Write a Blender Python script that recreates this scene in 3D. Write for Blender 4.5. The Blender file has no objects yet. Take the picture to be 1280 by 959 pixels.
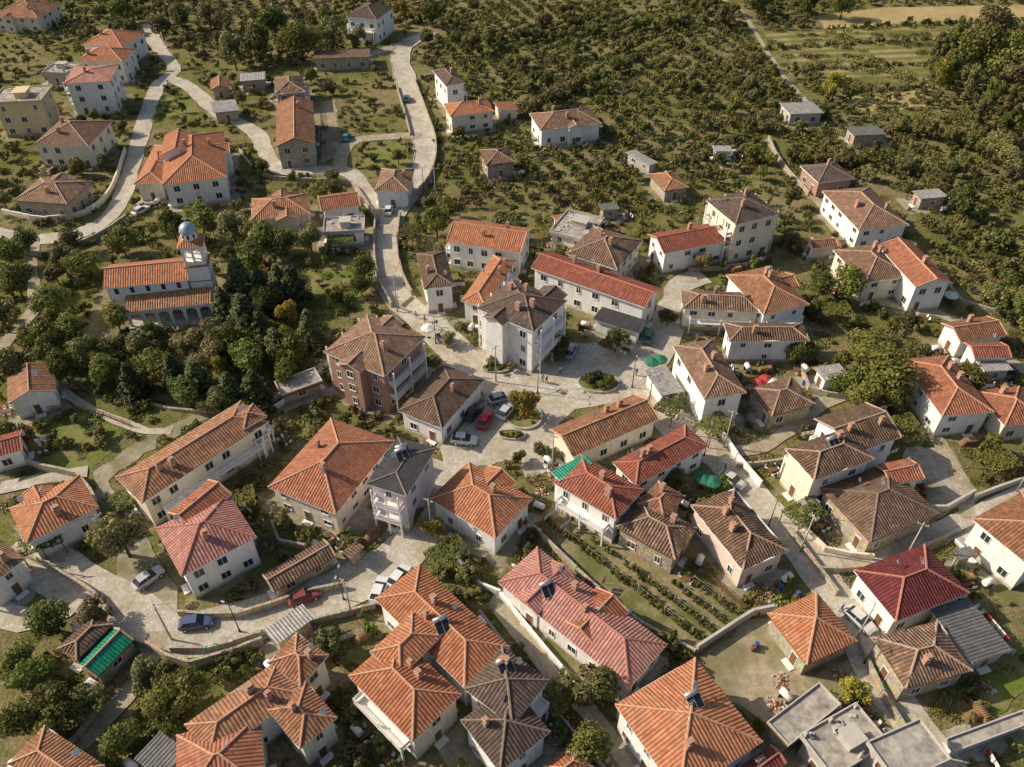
import bpy, bmesh, math, random
import numpy as np
from mathutils import Vector, Matrix, noise
from math import radians, sin, cos, pi, floor
random.seed(11); np.random.seed(11)
rnd=random.random
def ru(a,b): return a+(b-a)*rnd()
scene=bpy.context.scene
COL=scene.collection
# ------------------------------------------------------------ survey helper
FP=1005.0; PITCH=radians(42); CZ=90.0
cP,sP=cos(PITCH),sin(PITCH)
def g(px,py,z=0.0):
    u=(px-640)/FP; v=(py-479.5)/FP
    t=(CZ-z)/(sP+v*cP)
    return Vector((u*t,t*(cP-v*sP),z))
# ------------------------------------------------------------ materials
def new_mat(name):
    m=bpy.data.materials.new(name); m.use_nodes=True
    nt=m.node_tree; b=nt.nodes['Principled BSDF']
    return m,nt,b
def nd(nt,typ,ins=None,**kw):
    n=nt.nodes.new(typ)
    for k,v in kw.items(): setattr(n,k,v)
    if ins:
        for k,v in ins.items():
            if hasattr(v,'is_linked') or hasattr(v,'links'): nt.links.new(v,n.inputs[k])
            else: n.inputs[k].default_value=v
    return n
def math_n(nt,op,a,b=0.0,c=None):
    n=nt.nodes.new('ShaderNodeMath'); n.operation=op
    for i,v in enumerate((a,b,c)):
        if v is None: continue
        if isinstance(v,(int,float)): n.inputs[i].default_value=v
        else: nt.links.new(v,n.inputs[i])
    return n.outputs[0]
def mixc(nt,fac,a,b,mode='MIX'):
    n=nt.nodes.new('ShaderNodeMix'); n.data_type='RGBA'; n.blend_type=mode
    def s(i,v):
        if isinstance(v,(int,float)): n.inputs[i].default_value=v
        elif isinstance(v,tuple): n.inputs[i].default_value=(v[0],v[1],v[2],1)
        else: nt.links.new(v,n.inputs[i])
    s(0,fac); s(6,a); s(7,b)
    return n.outputs[2]
def ramp(nt,fac,stops):
    n=nt.nodes.new('ShaderNodeValToRGB'); cr=n.color_ramp
    while len(cr.elements)<len(stops): cr.elements.new(0.5)
    for e,(p,c) in zip(cr.elements,stops):
        e.position=p; e.color=(c[0],c[1],c[2],1) if isinstance(c,tuple) else (c,c,c,1)
    nt.links.new(fac,n.inputs[0]); return n.outputs[0]
def noise_n(nt,vec,scale,detail=4,rough=0.6):
    return nd(nt,'ShaderNodeTexNoise',{'Vector':vec,'Scale':scale,'Detail':min(detail,5),'Roughness':rough}).outputs['Fac']
def bump(nt,h,b,strength=0.5,dist=0.1):
    n=nd(nt,'ShaderNodeBump',{'Height':h,'Strength':strength,'Distance':dist}); nt.links.new(n.outputs[0],b.inputs['Normal'])
def L(nt,a,b): nt.links.new(a,b)

def simple(name,col,rough=0.7,metal=0.0,var=0.25,scale=1.5,spec=0.3):
    m,nt,b=new_mat(name)
    tc=nd(nt,'ShaderNodeTexCoord').outputs['Object']
    n=noise_n(nt,tc,scale,5)
    d=tuple(c*(1-var) for c in col); e=tuple(min(1,c*(1+var)) for c in col)
    L(nt,ramp(nt,n,[(0.3,d),(0.7,e)]),b.inputs['Base Color'])
    b.inputs['Roughness'].default_value=rough; b.inputs['Metallic'].default_value=metal
    b.inputs['Specular IOR Level'].default_value=spec
    return m
def roof_mat(name,cols,weather=0.3,wcol=(0.13,0.09,0.06),period=0.42,bumps=1.0,rough=0.8):
    m,nt,b=new_mat(name)
    uv=nd(nt,'ShaderNodeTexCoord')
    sep=nd(nt,'ShaderNodeSeparateXYZ',{0:uv.outputs['UV']})
    u,v=sep.outputs[0],sep.outputs[1]
    us=math_n(nt,'DIVIDE',u,period); vs=math_n(nt,'DIVIDE',v,0.45)
    comb=nd(nt,'ShaderNodeCombineXYZ',{0:math_n(nt,'FLOOR',us),1:math_n(nt,'FLOOR',vs)})
    wn=nd(nt,'ShaderNodeTexWhiteNoise',{'Vector':comb.outputs[0]}).outputs['Value']
    oi=nd(nt,'ShaderNodeObjectInfo').outputs['Random']
    sh=nd(nt,'ShaderNodeVectorMath',{0:uv.outputs['Object'],1:nd(nt,'ShaderNodeCombineXYZ',{0:math_n(nt,'MULTIPLY',oi,91.0),1:math_n(nt,'MULTIPLY',oi,37.0)}).outputs[0]},operation='ADD').outputs[0]
    n1=noise_n(nt,sh,0.45,5,0.65)
    f=math_n(nt,'ADD',math_n(nt,'MULTIPLY',wn,0.66),math_n(nt,'MULTIPLY',n1,0.8))
    f=math_n(nt,'ADD',f,math_n(nt,'MULTIPLY_ADD',oi,0.46,-0.44))
    c=ramp(nt,f,[(0.12,cols[0]),(0.5,cols[1]),(0.9,cols[2])])
    n2=noise_n(nt,sh,1.1,5,0.78)
    w=ramp(nt,math_n(nt,'ADD',n2,math_n(nt,'MULTIPLY',wn,0.12)),[(0.55-weather*0.31,0.0),(0.74-weather*0.2,1.0)])
    c=mixc(nt,math_n(nt,'MULTIPLY',w,0.5+weather*0.45),c,wcol)
    cs=nd(nt,'ShaderNodeCombineXYZ',{0:math_n(nt,'MULTIPLY',u,2.0),1:math_n(nt,'MULTIPLY',v,0.22)})
    st=noise_n(nt,cs.outputs[0],1.0,4)
    c=mixc(nt,0.5,c,ramp(nt,st,[(0.3,0.55),(0.62,1.0)]),'MULTIPLY')
    L(nt,c,b.inputs['Base Color'])
    rib=math_n(nt,'ABSOLUTE',math_n(nt,'SINE',math_n(nt,'MULTIPLY',us,pi)))
    saw=math_n(nt,'FRACT',vs)
    h=math_n(nt,'ADD',math_n(nt,'MULTIPLY',rib,1.0),math_n(nt,'MULTIPLY',saw,0.3))
    h=math_n(nt,'ADD',h,math_n(nt,'MULTIPLY',wn,0.25+weather*0.5))
    bump(nt,h,b,0.85*bumps,0.11)
    b.inputs['Roughness'].default_value=rough; b.inputs['Specular IOR Level'].default_value=0.25
    return m
RM={}
RM['orange']=roof_mat('tile_orange',[(0.34,0.115,0.05),(0.48,0.175,0.08),(0.60,0.27,0.14)],0.3,(0.26,0.135,0.08))
RM['orange2']=roof_mat('tile_orange_aged',[(0.24,0.09,0.045),(0.42,0.175,0.085),(0.57,0.30,0.17)],0.5,(0.17,0.105,0.065))
RM['tan']=roof_mat('tile_tan',[(0.22,0.11,0.06),(0.38,0.20,0.115),(0.54,0.34,0.23)],0.65,(0.15,0.10,0.07))
RM['old']=roof_mat('tile_old_brown',[(0.14,0.07,0.04),(0.32,0.15,0.085),(0.56,0.36,0.24)],0.7,(0.12,0.09,0.065),bumps=1.4)
RM['brown']=roof_mat('tile_brown',[(0.13,0.075,0.05),(0.22,0.13,0.085),(0.35,0.22,0.15)],0.5,(0.10,0.075,0.055))
RM['dark']=roof_mat('tile_dark_brown',[(0.09,0.062,0.05),(0.145,0.10,0.08),(0.22,0.155,0.125)],0.3,(0.075,0.058,0.048))
RM['red']=roof_mat('tile_red',[(0.25,0.06,0.035),(0.38,0.10,0.06),(0.49,0.18,0.115)],0.45,(0.17,0.08,0.055))
RM['redorange']=roof_mat('tile_red_orange',[(0.30,0.09,0.045),(0.42,0.14,0.075),(0.54,0.225,0.13)],0.4,(0.21,0.11,0.07))
RM['pink']=roof_mat('tile_pink',[(0.38,0.15,0.115),(0.50,0.23,0.185),(0.62,0.33,0.28)],0.4,(0.30,0.14,0.11))
RM['maroon']=roof_mat('tile_maroon',[(0.13,0.028,0.028),(0.18,0.038,0.036),(0.25,0.065,0.06)],0.1,(0.12,0.035,0.035),rough=0.6)
RM['slate']=roof_mat('roof_slate',[(0.045,0.045,0.05),(0.06,0.06,0.065),(0.09,0.09,0.095)],0.2,(0.04,0.04,0.04),bumps=0.4)
RM['metal']=roof_mat('roof_sheet_metal',[(0.34,0.36,0.38),(0.45,0.46,0.47),(0.55,0.56,0.57)],0.4,(0.25,0.18,0.13),rough=0.5)
RM['greym']=roof_mat('roof_grey_sheet',[(0.13,0.14,0.15),(0.18,0.19,0.19),(0.24,0.24,0.24)],0.4,(0.12,0.10,0.09),rough=0.6)
RM['green']=roof_mat('roof_green_sheet',[(0.0,0.20,0.12),(0.01,0.28,0.17),(0.04,0.36,0.23)],0.1,(0.02,0.14,0.08),rough=0.5)
RM['concrete']=simple('roof_concrete',(0.34,0.31,0.27),0.9,var=0.5,scale=0.9)
def wall_mat(name,col,brick=False,stone=False):
    m,nt,b=new_mat(name)
    tc=nd(nt,'ShaderNodeTexCoord').outputs['Object']
    oi=nd(nt,'ShaderNodeObjectInfo').outputs['Random']
    sh=nd(nt,'ShaderNodeVectorMath',{0:tc,1:nd(nt,'ShaderNodeCombineXYZ',{0:math_n(nt,'MULTIPLY',oi,91.0),1:math_n(nt,'MULTIPLY',oi,37.0)}).outputs[0]},operation='ADD').outputs[0]
    n=noise_n(nt,sh,0.7,5,0.65)
    d=tuple(c*k for c,k in zip(col,(0.78,0.74,0.67)))
    c=ramp(nt,n,[(0.28,d),(0.45,col),(0.8,tuple(min(1,x*1.03) for x in col))])
    mp=nd(nt,'ShaderNodeMapping',{'Vector':sh,'Scale':(1.5,1.5,0.18)}).outputs[0]
    st=noise_n(nt,mp,1.6,5,0.65)
    c=mixc(nt,0.4,c,ramp(nt,st,[(0.3,0.5),(0.5,1.0)]),'MULTIPLY')
    sz=nd(nt,'ShaderNodeSeparateXYZ',{0:tc}).outputs[2]
    dirt=ramp(nt,math_n(nt,'ADD',math_n(nt,'MULTIPLY',sz,0.5),math_n(nt,'MULTIPLY',n,0.7)),[(0.35,0.75),(0.75,0.0)])
    c=mixc(nt,dirt,c,(0.33,0.28,0.21))
    if stone:
        vo=nd(nt,'ShaderNodeTexVoronoi',{'Vector':tc,'Scale':2.6})
        c=mixc(nt,0.55,c,vo.outputs['Color'],'SOFT_LIGHT')
        vd=nd(nt,'ShaderNodeTexVoronoi',{'Vector':tc,'Scale':2.6},feature='DISTANCE_TO_EDGE').outputs['Distance']
        bump(nt,ramp(nt,vd,[(0.0,0.0),(0.12,1.0)]),b,0.9,0.05)
    elif brick:
        sp=nd(nt,'ShaderNodeSeparateXYZ',{0:tc}); cb=nd(nt,'ShaderNodeCombineXYZ',{0:math_n(nt,'ADD',sp.outputs[0],sp.outputs[1]),1:sp.outputs[2]})
        br=nd(nt,'ShaderNodeTexBrick',{'Vector':cb.outputs[0],'Scale':2.5,'Color1':(col[0],col[1],col[2],1),'Color2':(col[0]*.7,col[1]*.7,col[2]*.7,1),'Mortar':(0.4,0.36,0.32,1)})
        c=mixc(nt,0.7,c,br.outputs['Color'])
    L(nt,c,b.inputs['Base Color']); b.inputs['Roughness'].default_value=0.9; b.inputs['Specular IOR Level'].default_value=0.15
    return m
WM={'white':wall_mat('plaster_white',(0.86,0.85,0.81)),'cream':wall_mat('plaster_cream',(0.80,0.72,0.58)),
 'yellow':wall_mat('plaster_yellow',(0.70,0.57,0.34)),'lav':wall_mat('plaster_lavender',(0.66,0.57,0.61)),
 'stone':wall_mat('wall_stone',(0.46,0.40,0.31),stone=True),'brick':wall_mat('wall_brick',(0.42,0.24,0.17),brick=True),
 'grey':wall_mat('plaster_grey',(0.50,0.47,0.42)),'green':wall_mat('plaster_green',(0.50,0.56,0.45)),'pinkw':wall_mat('plaster_pink',(0.72,0.58,0.50))}
M_white=simple('paint_white',(0.80,0.79,0.76),0.5,var=0.1)
M_glass,_nt,_b=new_mat('window_glass'); _b.inputs['Base Color'].default_value=(0.03,0.04,0.05,1); _b.inputs['Roughness'].default_value=0.12
M_wood=simple('wood_brown',(0.18,0.09,0.045),0.7)
M_dark=simple('iron_dark',(0.05,0.05,0.05),0.5)
M_tank=simple('steel_tank',(0.6,0.6,0.6),0.35,0.6,var=0.1)
M_panel=simple('solar_panel_glass',(0.02,0.022,0.028),0.4,var=0.3,spec=0.3)
M_cap=simple('ridge_cap_mortar',(0.54,0.30,0.19),0.85,var=0.3,scale=3)
M_capo=simple('ridge_cap_old',(0.42,0.30,0.22),0.85,var=0.35,scale=3)
M_capd=simple('ridge_cap_dark',(0.24,0.18,0.14),0.85,var=0.25,scale=3)
M_caprd=simple('ridge_cap_red',(0.46,0.19,0.14),0.85,var=0.25,scale=3)
M_chim=simple('chimney_render',(0.45,0.27,0.19),0.9,var=0.4,scale=3)
M_conc=simple('concrete',(0.44,0.41,0.36),0.9,var=0.3,scale=1.2)

def ground_mat():
    m,nt,b=new_mat('ground_grass_and_soil')
    tc=nd(nt,'ShaderNodeTexCoord').outputs['Object']
    a=noise_n(nt,tc,0.045,5,0.6); c2=noise_n(nt,tc,0.5,5,0.7); c3=noise_n(nt,tc,2.5,5,0.7)
    green=ramp(nt,c3,[(0.3,(0.07,0.085,0.02)),(0.5,(0.15,0.16,0.042)),(0.72,(0.26,0.24,0.085))])
    soil=ramp(nt,c3,[(0.3,(0.19,0.145,0.075)),(0.7,(0.40,0.32,0.195))])
    f=ramp(nt,math_n(nt,'ADD',math_n(nt,'MULTIPLY',a,0.5),math_n(nt,'MULTIPLY',c2,0.5)),[(0.45,0.0),(0.57,1.0)])
    L(nt,mixc(nt,math_n(nt,'MULTIPLY',f,0.85),green,soil),b.inputs['Base Color'])
    bump(nt,math_n(nt,'ADD',c3,c2),b,0.9,0.4)
    b.inputs['Roughness'].default_value=1; b.inputs['Specular IOR Level'].default_value=0.05
    return m
def patch_mat(name,c1,c2,scale=1.2,c0=None,bs=0.15,stripes=None,ang=0):
    m,nt,b=new_mat(name)
    tc=nd(nt,'ShaderNodeTexCoord').outputs['Object']
    n=noise_n(nt,tc,scale,5,0.7); n2=noise_n(nt,tc,scale*0.15,5,0.6)
    c=ramp(nt,n,[(0.3,c1),(0.7,c2)])
    if c0: c=mixc(nt,ramp(nt,n2,[(0.42,0.0),(0.6,0.85)]),c,c0)
    if stripes:
        mp=nd(nt,'ShaderNodeMapping',{'Vector':tc,'Rotation':(0,0,ang)}).outputs[0]
        w=nd(nt,'ShaderNodeTexWave',{'Vector':mp,'Scale':stripes,'Distortion':3.5,'Detail':4,'Detail Scale':0.6}).outputs['Fac']
        c=mixc(nt,math_n(nt,'MULTIPLY',w,0.85),c,c0 or c1)
    L(nt,c,b.inputs['Base Color']); bump(nt,n,b,0.8,bs)
    b.inputs['Roughness'].default_value=1; b.inputs['Specular IOR Level'].default_value=0.08
    return m
def paving_mat(name,base,scale=2.4):
    m,nt,b=new_mat(name)
    tc=nd(nt,'ShaderNodeTexCoord').outputs['Object']
    v=nd(nt,'ShaderNodeTexVoronoi',{'Vector':tc,'Scale':scale,'Randomness':0.8})
    cell=nd(nt,'ShaderNodeSeparateColor',{0:v.outputs['Color']}).outputs[0]
    lo=tuple(x*0.84 for x in base); hi=tuple(min(1,x*1.1) for x in base)
    c=ramp(nt,cell,[(0.0,lo),(1.0,hi)])
    n=noise_n(nt,tc,0.25,5,0.72)
    c=mixc(nt,ramp(nt,n,[(0.42,0.0),(0.64,0.75)]),c,(base[0]*0.64,base[1]*0.57,base[2]*0.45))
    vd=nd(nt,'ShaderNodeTexVoronoi',{'Vector':tc,'Scale':scale,'Randomness':0.8},feature='DISTANCE_TO_EDGE').outputs['Distance']
    joint=ramp(nt,vd,[(0.0,1.0),(0.07,0.0)])
    c=mixc(nt,math_n(nt,'MULTIPLY',joint,0.4),c,(0.2,0.18,0.12))
    n3=noise_n(nt,tc,2.2,5,0.7)
    c=mixc(nt,0.7,c,ramp(nt,n3,[(0.3,0.65),(0.62,1.0)]),'MULTIPLY')
    L(nt,c,b.inputs['Base Color']); bump(nt,ramp(nt,vd,[(0.0,0.0),(0.1,1.0)]),b,0.4,0.03)
    b.inputs['Roughness'].default_value=0.9; b.inputs['Specular IOR Level'].default_value=0.15
    return m
M_ground=ground_mat()
M_road=paving_mat('stone_paving',(0.60,0.56,0.48))
M_dirt=paving_mat('worn_lane',(0.48,0.42,0.32),1.2)
M_yard=patch_mat('yard_concrete',(0.27,0.24,0.19),(0.50,0.45,0.37),1.1,(0.18,0.17,0.08),0.03)
M_yard2=patch_mat('yard_soil_and_weeds',(0.17,0.15,0.07),(0.38,0.31,0.20),1.5,(0.12,0.135,0.04),0.1)
M_soil=patch_mat('bare_soil',(0.28,0.225,0.15),(0.48,0.40,0.29),1.0,(0.19,0.18,0.085))
M_lawn=patch_mat('lawn_grass',(0.085,0.125,0.02),(0.19,0.23,0.05),2.2,(0.25,0.215,0.10))
M_crop=patch_mat('dry_crop',(0.40,0.30,0.14),(0.58,0.45,0.25),0.6,(0.33,0.27,0.12),0.3,0.2,1.5)
M_field=patch_mat('tilled_field',(0.27,0.22,0.10),(0.42,0.34,0.17),0.6,(0.12,0.13,0.04),0.3,0.07,1.45)
M_crimson=simple('fabric_red',(0.4,0.05,0.05),0.8)

def leaf_mat(name,lo,mid,hi,tr=0.25):
    m,nt,b=new_mat(name)
    ge=nd(nt,'ShaderNodeNewGeometry').outputs['Random Per Island']
    tc=nd(nt,'ShaderNodeTexCoord').outputs['Object']
    oi=nd(nt,'ShaderNodeObjectInfo').outputs['Random']
    n=noise_n(nt,tc,0.9,2,0.6)
    f=math_n(nt,'ADD',math_n(nt,'MULTIPLY',ge,0.4),math_n(nt,'MULTIPLY',n,0.6))
    c=ramp(nt,f,[(0.2,lo),(0.5,mid),(0.8,hi)])
    hs=nd(nt,'ShaderNodeHueSaturation',{'Color':c,'Hue':math_n(nt,'MULTIPLY_ADD',oi,-0.055,0.508),'Value':math_n(nt,'MULTIPLY_ADD',math_n(nt,'FRACT',math_n(nt,'MULTIPLY',oi,7.31)),0.8,0.68)}).outputs[0]
    L(nt,hs,b.inputs['Base Color']); b.inputs['Roughness'].default_value=0.6; b.inputs['Specular IOR Level'].default_value=0.25
    if tr>0:
        t=nd(nt,'ShaderNodeBsdfTranslucent',{'Color':hs}); mx=nd(nt,'ShaderNodeMixShader',{0:tr,1:b.outputs[0],2:t.outputs[0]})
        L(nt,mx.outputs[0],nt.nodes['Material Output'].inputs[0])
    return m
LF=leaf_mat('leaves_green',(0.055,0.08,0.015),(0.125,0.155,0.034),(0.235,0.24,0.068))
LO=leaf_mat('leaves_olive',(0.08,0.088,0.027),(0.165,0.168,0.056),(0.29,0.265,0.11))
LC=leaf_mat('needles_dark',(0.03,0.045,0.015),(0.065,0.09,0.028),(0.13,0.14,0.05),0)
LY=leaf_mat('leaves_yellow_green',(0.13,0.135,0.02),(0.28,0.26,0.04),(0.44,0.38,0.07))
LW=leaf_mat('weeds',(0.08,0.085,0.02),(0.19,0.18,0.052),(0.34,0.29,0.12),0)
LG=leaf_mat('weeds_green',(0.06,0.085,0.016),(0.14,0.165,0.038),(0.24,0.24,0.075),0)
M_bark=simple('bark',(0.10,0.075,0.05),0.95,var=0.4,scale=6)

# ------------------------------------------------------------ mesh helpers
def obj_from_bm(bm,name,mats,parent=None,loc=None,rot=0,smooth=False):
    me=bpy.data.meshes.new(name); bm.to_mesh(me); bm.free()
    for m in mats: me.materials.append(m)
    if smooth:
        for p in me.polygons: p.use_smooth=True
    o=bpy.data.objects.new(name,me); COL.objects.link(o)
    if parent: o.parent=parent
    if loc is not None: o.location=loc
    if rot: o.rotation_euler=(0,0,rot)
    return o
def empty(name,loc=(0,0,0),rot=0):
    e=bpy.data.objects.new(name,None); e.location=loc; e.rotation_euler=(0,0,rot); e.empty_display_size=0.5
    COL.objects.link(e); return e
def box(bm,x0,x1,y0,y1,z0,z1,mi=0,M=None):
    vs=[Vector((x,y,z)) for z in (z0,z1) for (x,y) in ((x0,y0),(x1,y0),(x1,y1),(x0,y1))]
    if M is not None: vs=[M@v for v in vs]
    v=[bm.verts.new(p) for p in vs]
    for f in ((3,2,1,0),(4,5,6,7),(0,1,5,4),(1,2,6,5),(2,3,7,6),(3,0,4,7)):
        fc=bm.faces.new([v[i] for i in f]); fc.material_index=mi
def beam(bm,p,q,w,h,mi=0):
    d=(q-p); 
    if d.length<1e-3: return
    s=Vector((-d.y,d.x,0))
    s=s.normalized() if s.length>1e-6 else Vector((1,0,0))
    n=Vector((0,0,1))
    prof=[(-w/2,-0.04),(w/2,-0.04),(w*0.28,h),(-w*0.28,h)]
    a=[bm.verts.new(p+s*x+n*y) for x,y in prof]; b=[bm.verts.new(q+s*x+n*y) for x,y in prof]
    for i in range(4):
        j=(i+1)%4; f=bm.faces.new((a[i],b[i],b[j],a[j])); f.material_index=mi
    bm.faces.new(a).material_index=mi; bm.faces.new(b[::-1]).material_index=mi
def cyl(bm,p,q,r1,r2,seg=8,mi=0,cap=True):
    d=(q-p).normalized(); a=d.orthogonal().normalized(); b=d.cross(a)
    A=[];B=[]
    for i in range(seg):
        t=2*pi*i/seg; o=a*cos(t)+b*sin(t)
        A.append(bm.verts.new(p+o*r1)); B.append(bm.verts.new(q+o*r2))
    for i in range(seg):
        j=(i+1)%seg; f=bm.faces.new((A[i],A[j],B[j],B[i])); f.material_index=mi; f.smooth=True
    if cap:
        bm.faces.new(A[::-1]).material_index=mi; bm.faces.new(B).material_index=mi

# ------------------------------------------------------------ houses
HOUSES=[]   # (cx,cy,theta,hl,hw)
def fit(A,B,C,h):
    a,b,c=g(*A,h),g(*B,h),g(*C,h)
    e1=a-b; e2=c-b
    t1=math.atan2(e1.y,e1.x); t2=math.atan2(e2.y,e2.x)
    s=1 if (e1.x*e2.y-e1.y*e2.x)>0 else -1
    t2b=t2-s*pi/2
    d=(t2b-t1+pi)%(2*pi)-pi
    w=e2.length/(e1.length+e2.length)
    th=t1+d*w
    u=Vector((cos(th),sin(th),0)); v=Vector((-sin(th),cos(th),0))
    L1=abs(e1.dot(u)); L2=abs(e2.dot(v)); ce=(a+c)/2
    if L2>L1: th+=pi/2; L1,L2=L2,L1
    return ce.x,ce.y,th,L1,L2
SUNAZ=math.atan2(0.20,-0.98)   # direction (math angle from +x) towards the sun
def solar(parent,x,y,z,rot):
    bm=bmesh.new()
    R=Matrix.Translation((0,0,0.25))@Matrix.Rotation(radians(32),4,'Y')
    box(bm,-0.1,1.3,-0.8,-0.03,0,0.08,0,R); box(bm,-0.1,1.3,0.03,0.8,0,0.08,0,R)
    for (a,b,c,d) in ((-.14,-.1,-.84,.84),(1.3,1.34,-.84,.84),(-.1,1.3,-.84,-.8),(-.1,1.3,.8,.84),(-.1,1.3,-.03,.03)): box(bm,a,b,c,d,0,0.1,1,R)
    cyl(bm,Vector((-0.33,-0.85,0.5)),Vector((-0.33,0.85,0.5)),0.25,0.25,12,1)
    for sy in (-0.7,0.7):
        box(bm,-0.4,-0.33,sy-0.03,sy+0.03,-0.6,0.3,2); box(bm,1.0,1.07,sy-0.03,sy+0.03,-1.1,-0.4,2)
    obj_from_bm(bm,'solar_water_heater',[M_panel,M_tank,M_dark],parent,(x,y,z+0.35),rot)
def house(A,B,C,h,typ='hip',roof='orange',wall='white',name=None,slope=0.40,balc='',solars=0,chim=1,over=0.5,brick_base=False,swap=False,wings=None):
    cx,cy,th,Ln,Wd=fit(A,B,C,h)
    if swap: th+=pi/2; Ln,Wd=Wd,Ln
    h=h+ru(-0.05,0.05)
    if name is None:
        name={'white':'white_house','cream':'cream_house','yellow':'yellow_house','lav':'lavender_house','stone':'stone_house','brick':'brick_house','grey':'grey_house','green':'green_house','pinkw':'pink_house'}[wall]
    HOUSES.append((cx,cy,th,Ln/2,Wd/2))
    E=empty(name,(cx,cy,0),th)
    hl,hw=Ln/2,Wd/2; rise=min(hl,hw)*slope
    wl,ww=hl-over,hw-over
    cap=M_capd if roof in('dark','brown','slate','greym','metal') else (M_caprd if roof in('pink','maroon','red') else (M_capo if roof in('old','tan') else M_cap))
    bm=bmesh.new(); uvl=bm.loops.layers.uv.new('UVMap')
    def rz(x,y):
        if typ=='hip': return h+min((hw-abs(y)),(hl-abs(x)))*rise/min(hl,hw)
        if typ=='gable': return h+(hw-abs(y))*rise/hw
        if typ=='shed': return h+(y+hw)/(2*hw)*rise
        return h+0.2
    c=[(-hl,-hw,h),(hl,-hw,h),(hl,hw,h),(-hl,hw,h)]
    caps=[]
    if typ=='hip':
        if hl>=hw: r1=(-(hl-hw)-0.01,0,h+rise); r2=((hl-hw)+0.01,0,h+rise); fs=[(c[0],c[1],r2,r1),(c[1],c[2],r2),(c[2],c[3],r1,r2),(c[3],c[0],r1)]; caps=[(r1,r2),(c[0],r1),(c[3],r1),(c[1],r2),(c[2],r2)]
        else: r1=(0,-(hw-hl)-0.01,h+rise); r2=(0,(hw-hl)+0.01,h+rise); fs=[(c[0],c[1],r1),(c[1],c[2],r2,r1),(c[2],c[3],r2),(c[3],c[0],r1,r2)]; caps=[(r1,r2),(c[0],r1),(c[1],r1),(c[2],r2),(c[3],r2)]
    elif typ=='gable':
        r1=(-hl,0,h+rise); r2=(hl,0,h+rise); fs=[(c[0],c[1],r2,r1),(c[2],c[3],r1,r2)]; caps=[(r1,r2),(c[0],r1),(c[3],r1),(c[1],r2),(c[2],r2)]
    elif typ=='shed':
        d2=(hl,hw,h+rise); d3=(-hl,hw,h+rise); fs=[(c[0],c[1],d2,d3)]
    else:
        fs=[((-hl,-hw,h+0.2),(hl,-hw,h+0.2),(hl,hw,h+0.2),(-hl,hw,h+0.2))]
    if wings is None:
        wings=''
        if typ=='hip' and min(hl,hw)>4.2 and hl>hw*1.05 and rnd()<.75: wings=random.choice(('0','2','0','02'))
    if not balc and h>4.7 and typ in('hip','gable') and wall!='stone' and rnd()<.6:
        op=[s for s in ('0','1','2','3') if s not in wings]; balc=''.join(random.sample(op,min(len(op),random.choice((1,2)))))
    wallwings=[]
    for s in wings:
        side=int(s); R=Matrix.Rotation({0:0,1:pi/2,2:pi,3:-pi/2}[side],4,'Z'); dist=hw if side%2==0 else hl; ln=hl if side%2==0 else hw
        w=min(ln*0.9,ru(3.8,5.5)); xo=ru(-.45,.45)*ln; k=rise/min(hl,hw); pr=ru(.8,1.6); zr=h+w/2*k
        P=[R@Vector(p) for p in ((xo-w/2,-dist-pr,h+.03),(xo,-dist-pr,zr+.03),(xo,-dist+w/2,zr+.03),(xo-w/2,-dist,h+.03),(xo+w/2,-dist-pr,h+.03),(xo+w/2,-dist,h+.03))]
        fs.append((P[0],P[1],P[2],P[3])[::-1]); fs.append((P[4],P[5],P[2],P[1])[::-1])
        caps+= [(P[1],P[2]),(P[0],P[1]),(P[4],P[1])]
        wallwings.append((R,xo,w,dist,pr,zr))
    vm={}
    def V(p):
        k=tuple(round(x,3) for x in p)
        if k not in vm: vm[k]=bm.verts.new(p)
        return vm[k]
    for f in fs:
        fc=bm.faces.new([V(p) for p in f]); fc.normal_update()
        if fc.normal.z<0: fc.normal_flip()
    bm.normal_update()
    if roof in('old','tan','brown','orange2') and typ in('hip','gable'):
        bmesh.ops.triangulate(bm,faces=bm.faces[:])
        for _ in range(3): bmesh.ops.subdivide_edges(bm,edges=bm.edges[:],cuts=1,use_grid_fill=True)
        bm.normal_update()
    fn=[(f,f.normal.copy()) for f in bm.faces]
    for f,n in fn:
        hd=Vector((0,0,1)).cross(n)
        hd=hd.normalized() if hd.length>1e-4 else Vector((1,0,0))
        hd=Vector((1,0,0)) if abs(hd.x)>abs(hd.y) else Vector((0,1,0))
        sd=n.cross(hd).normalized()
        for l in f.loops: l[uvl].uv=(l.vert.co.dot(hd)+50,l.vert.co.dot(sd)+50)
    if roof in('old','tan','brown','orange2') and typ in('hip','gable'):
        amp=0.26 if roof=='old' else 0.10
        for v in bm.verts: v.co.z+=amp*noise.noise(Vector((v.co.x*0.55+cx,v.co.y*0.55+cy,0)))
    t=0.2
    if typ in('hip','flat'):
        zt=h+(0.2 if typ=='flat' else -0.015)
        box(bm,-hl+0.01,hl-0.01,-hw+0.01,hw-0.01,h-t,zt-0.004,1)
    elif typ=='gable':
        for s in (-1,1):
            pr=[(-hl,s*hw,h-t),(hl,s*hw,h-t),(hl,0,h+rise-t),(-hl,0,h+rise-t),(-hl,s*hw,h-0.02),(hl,s*hw,h-0.02),(hl,0,h+rise-0.02),(-hl,0,h+rise-0.02)]
            v=[bm.verts.new(p) for p in pr]
            for q in ((0,1,2,3),(0,1,5,4),(1,2,6,5),(3,0,4,7)): bm.faces.new([v[i] for i in q]).material_index=1
    else:
        pr=[(-hl,-hw,h-.1),(hl,-hw,h-.1),(hl,hw,h+rise-.1),(-hl,hw,h+rise-.1),(-hl,-hw,h-.01),(hl,-hw,h-.01),(hl,hw,h+rise-.01),(-hl,hw,h+rise-.01)]
        v=[bm.verts.new(p) for p in pr]
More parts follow.
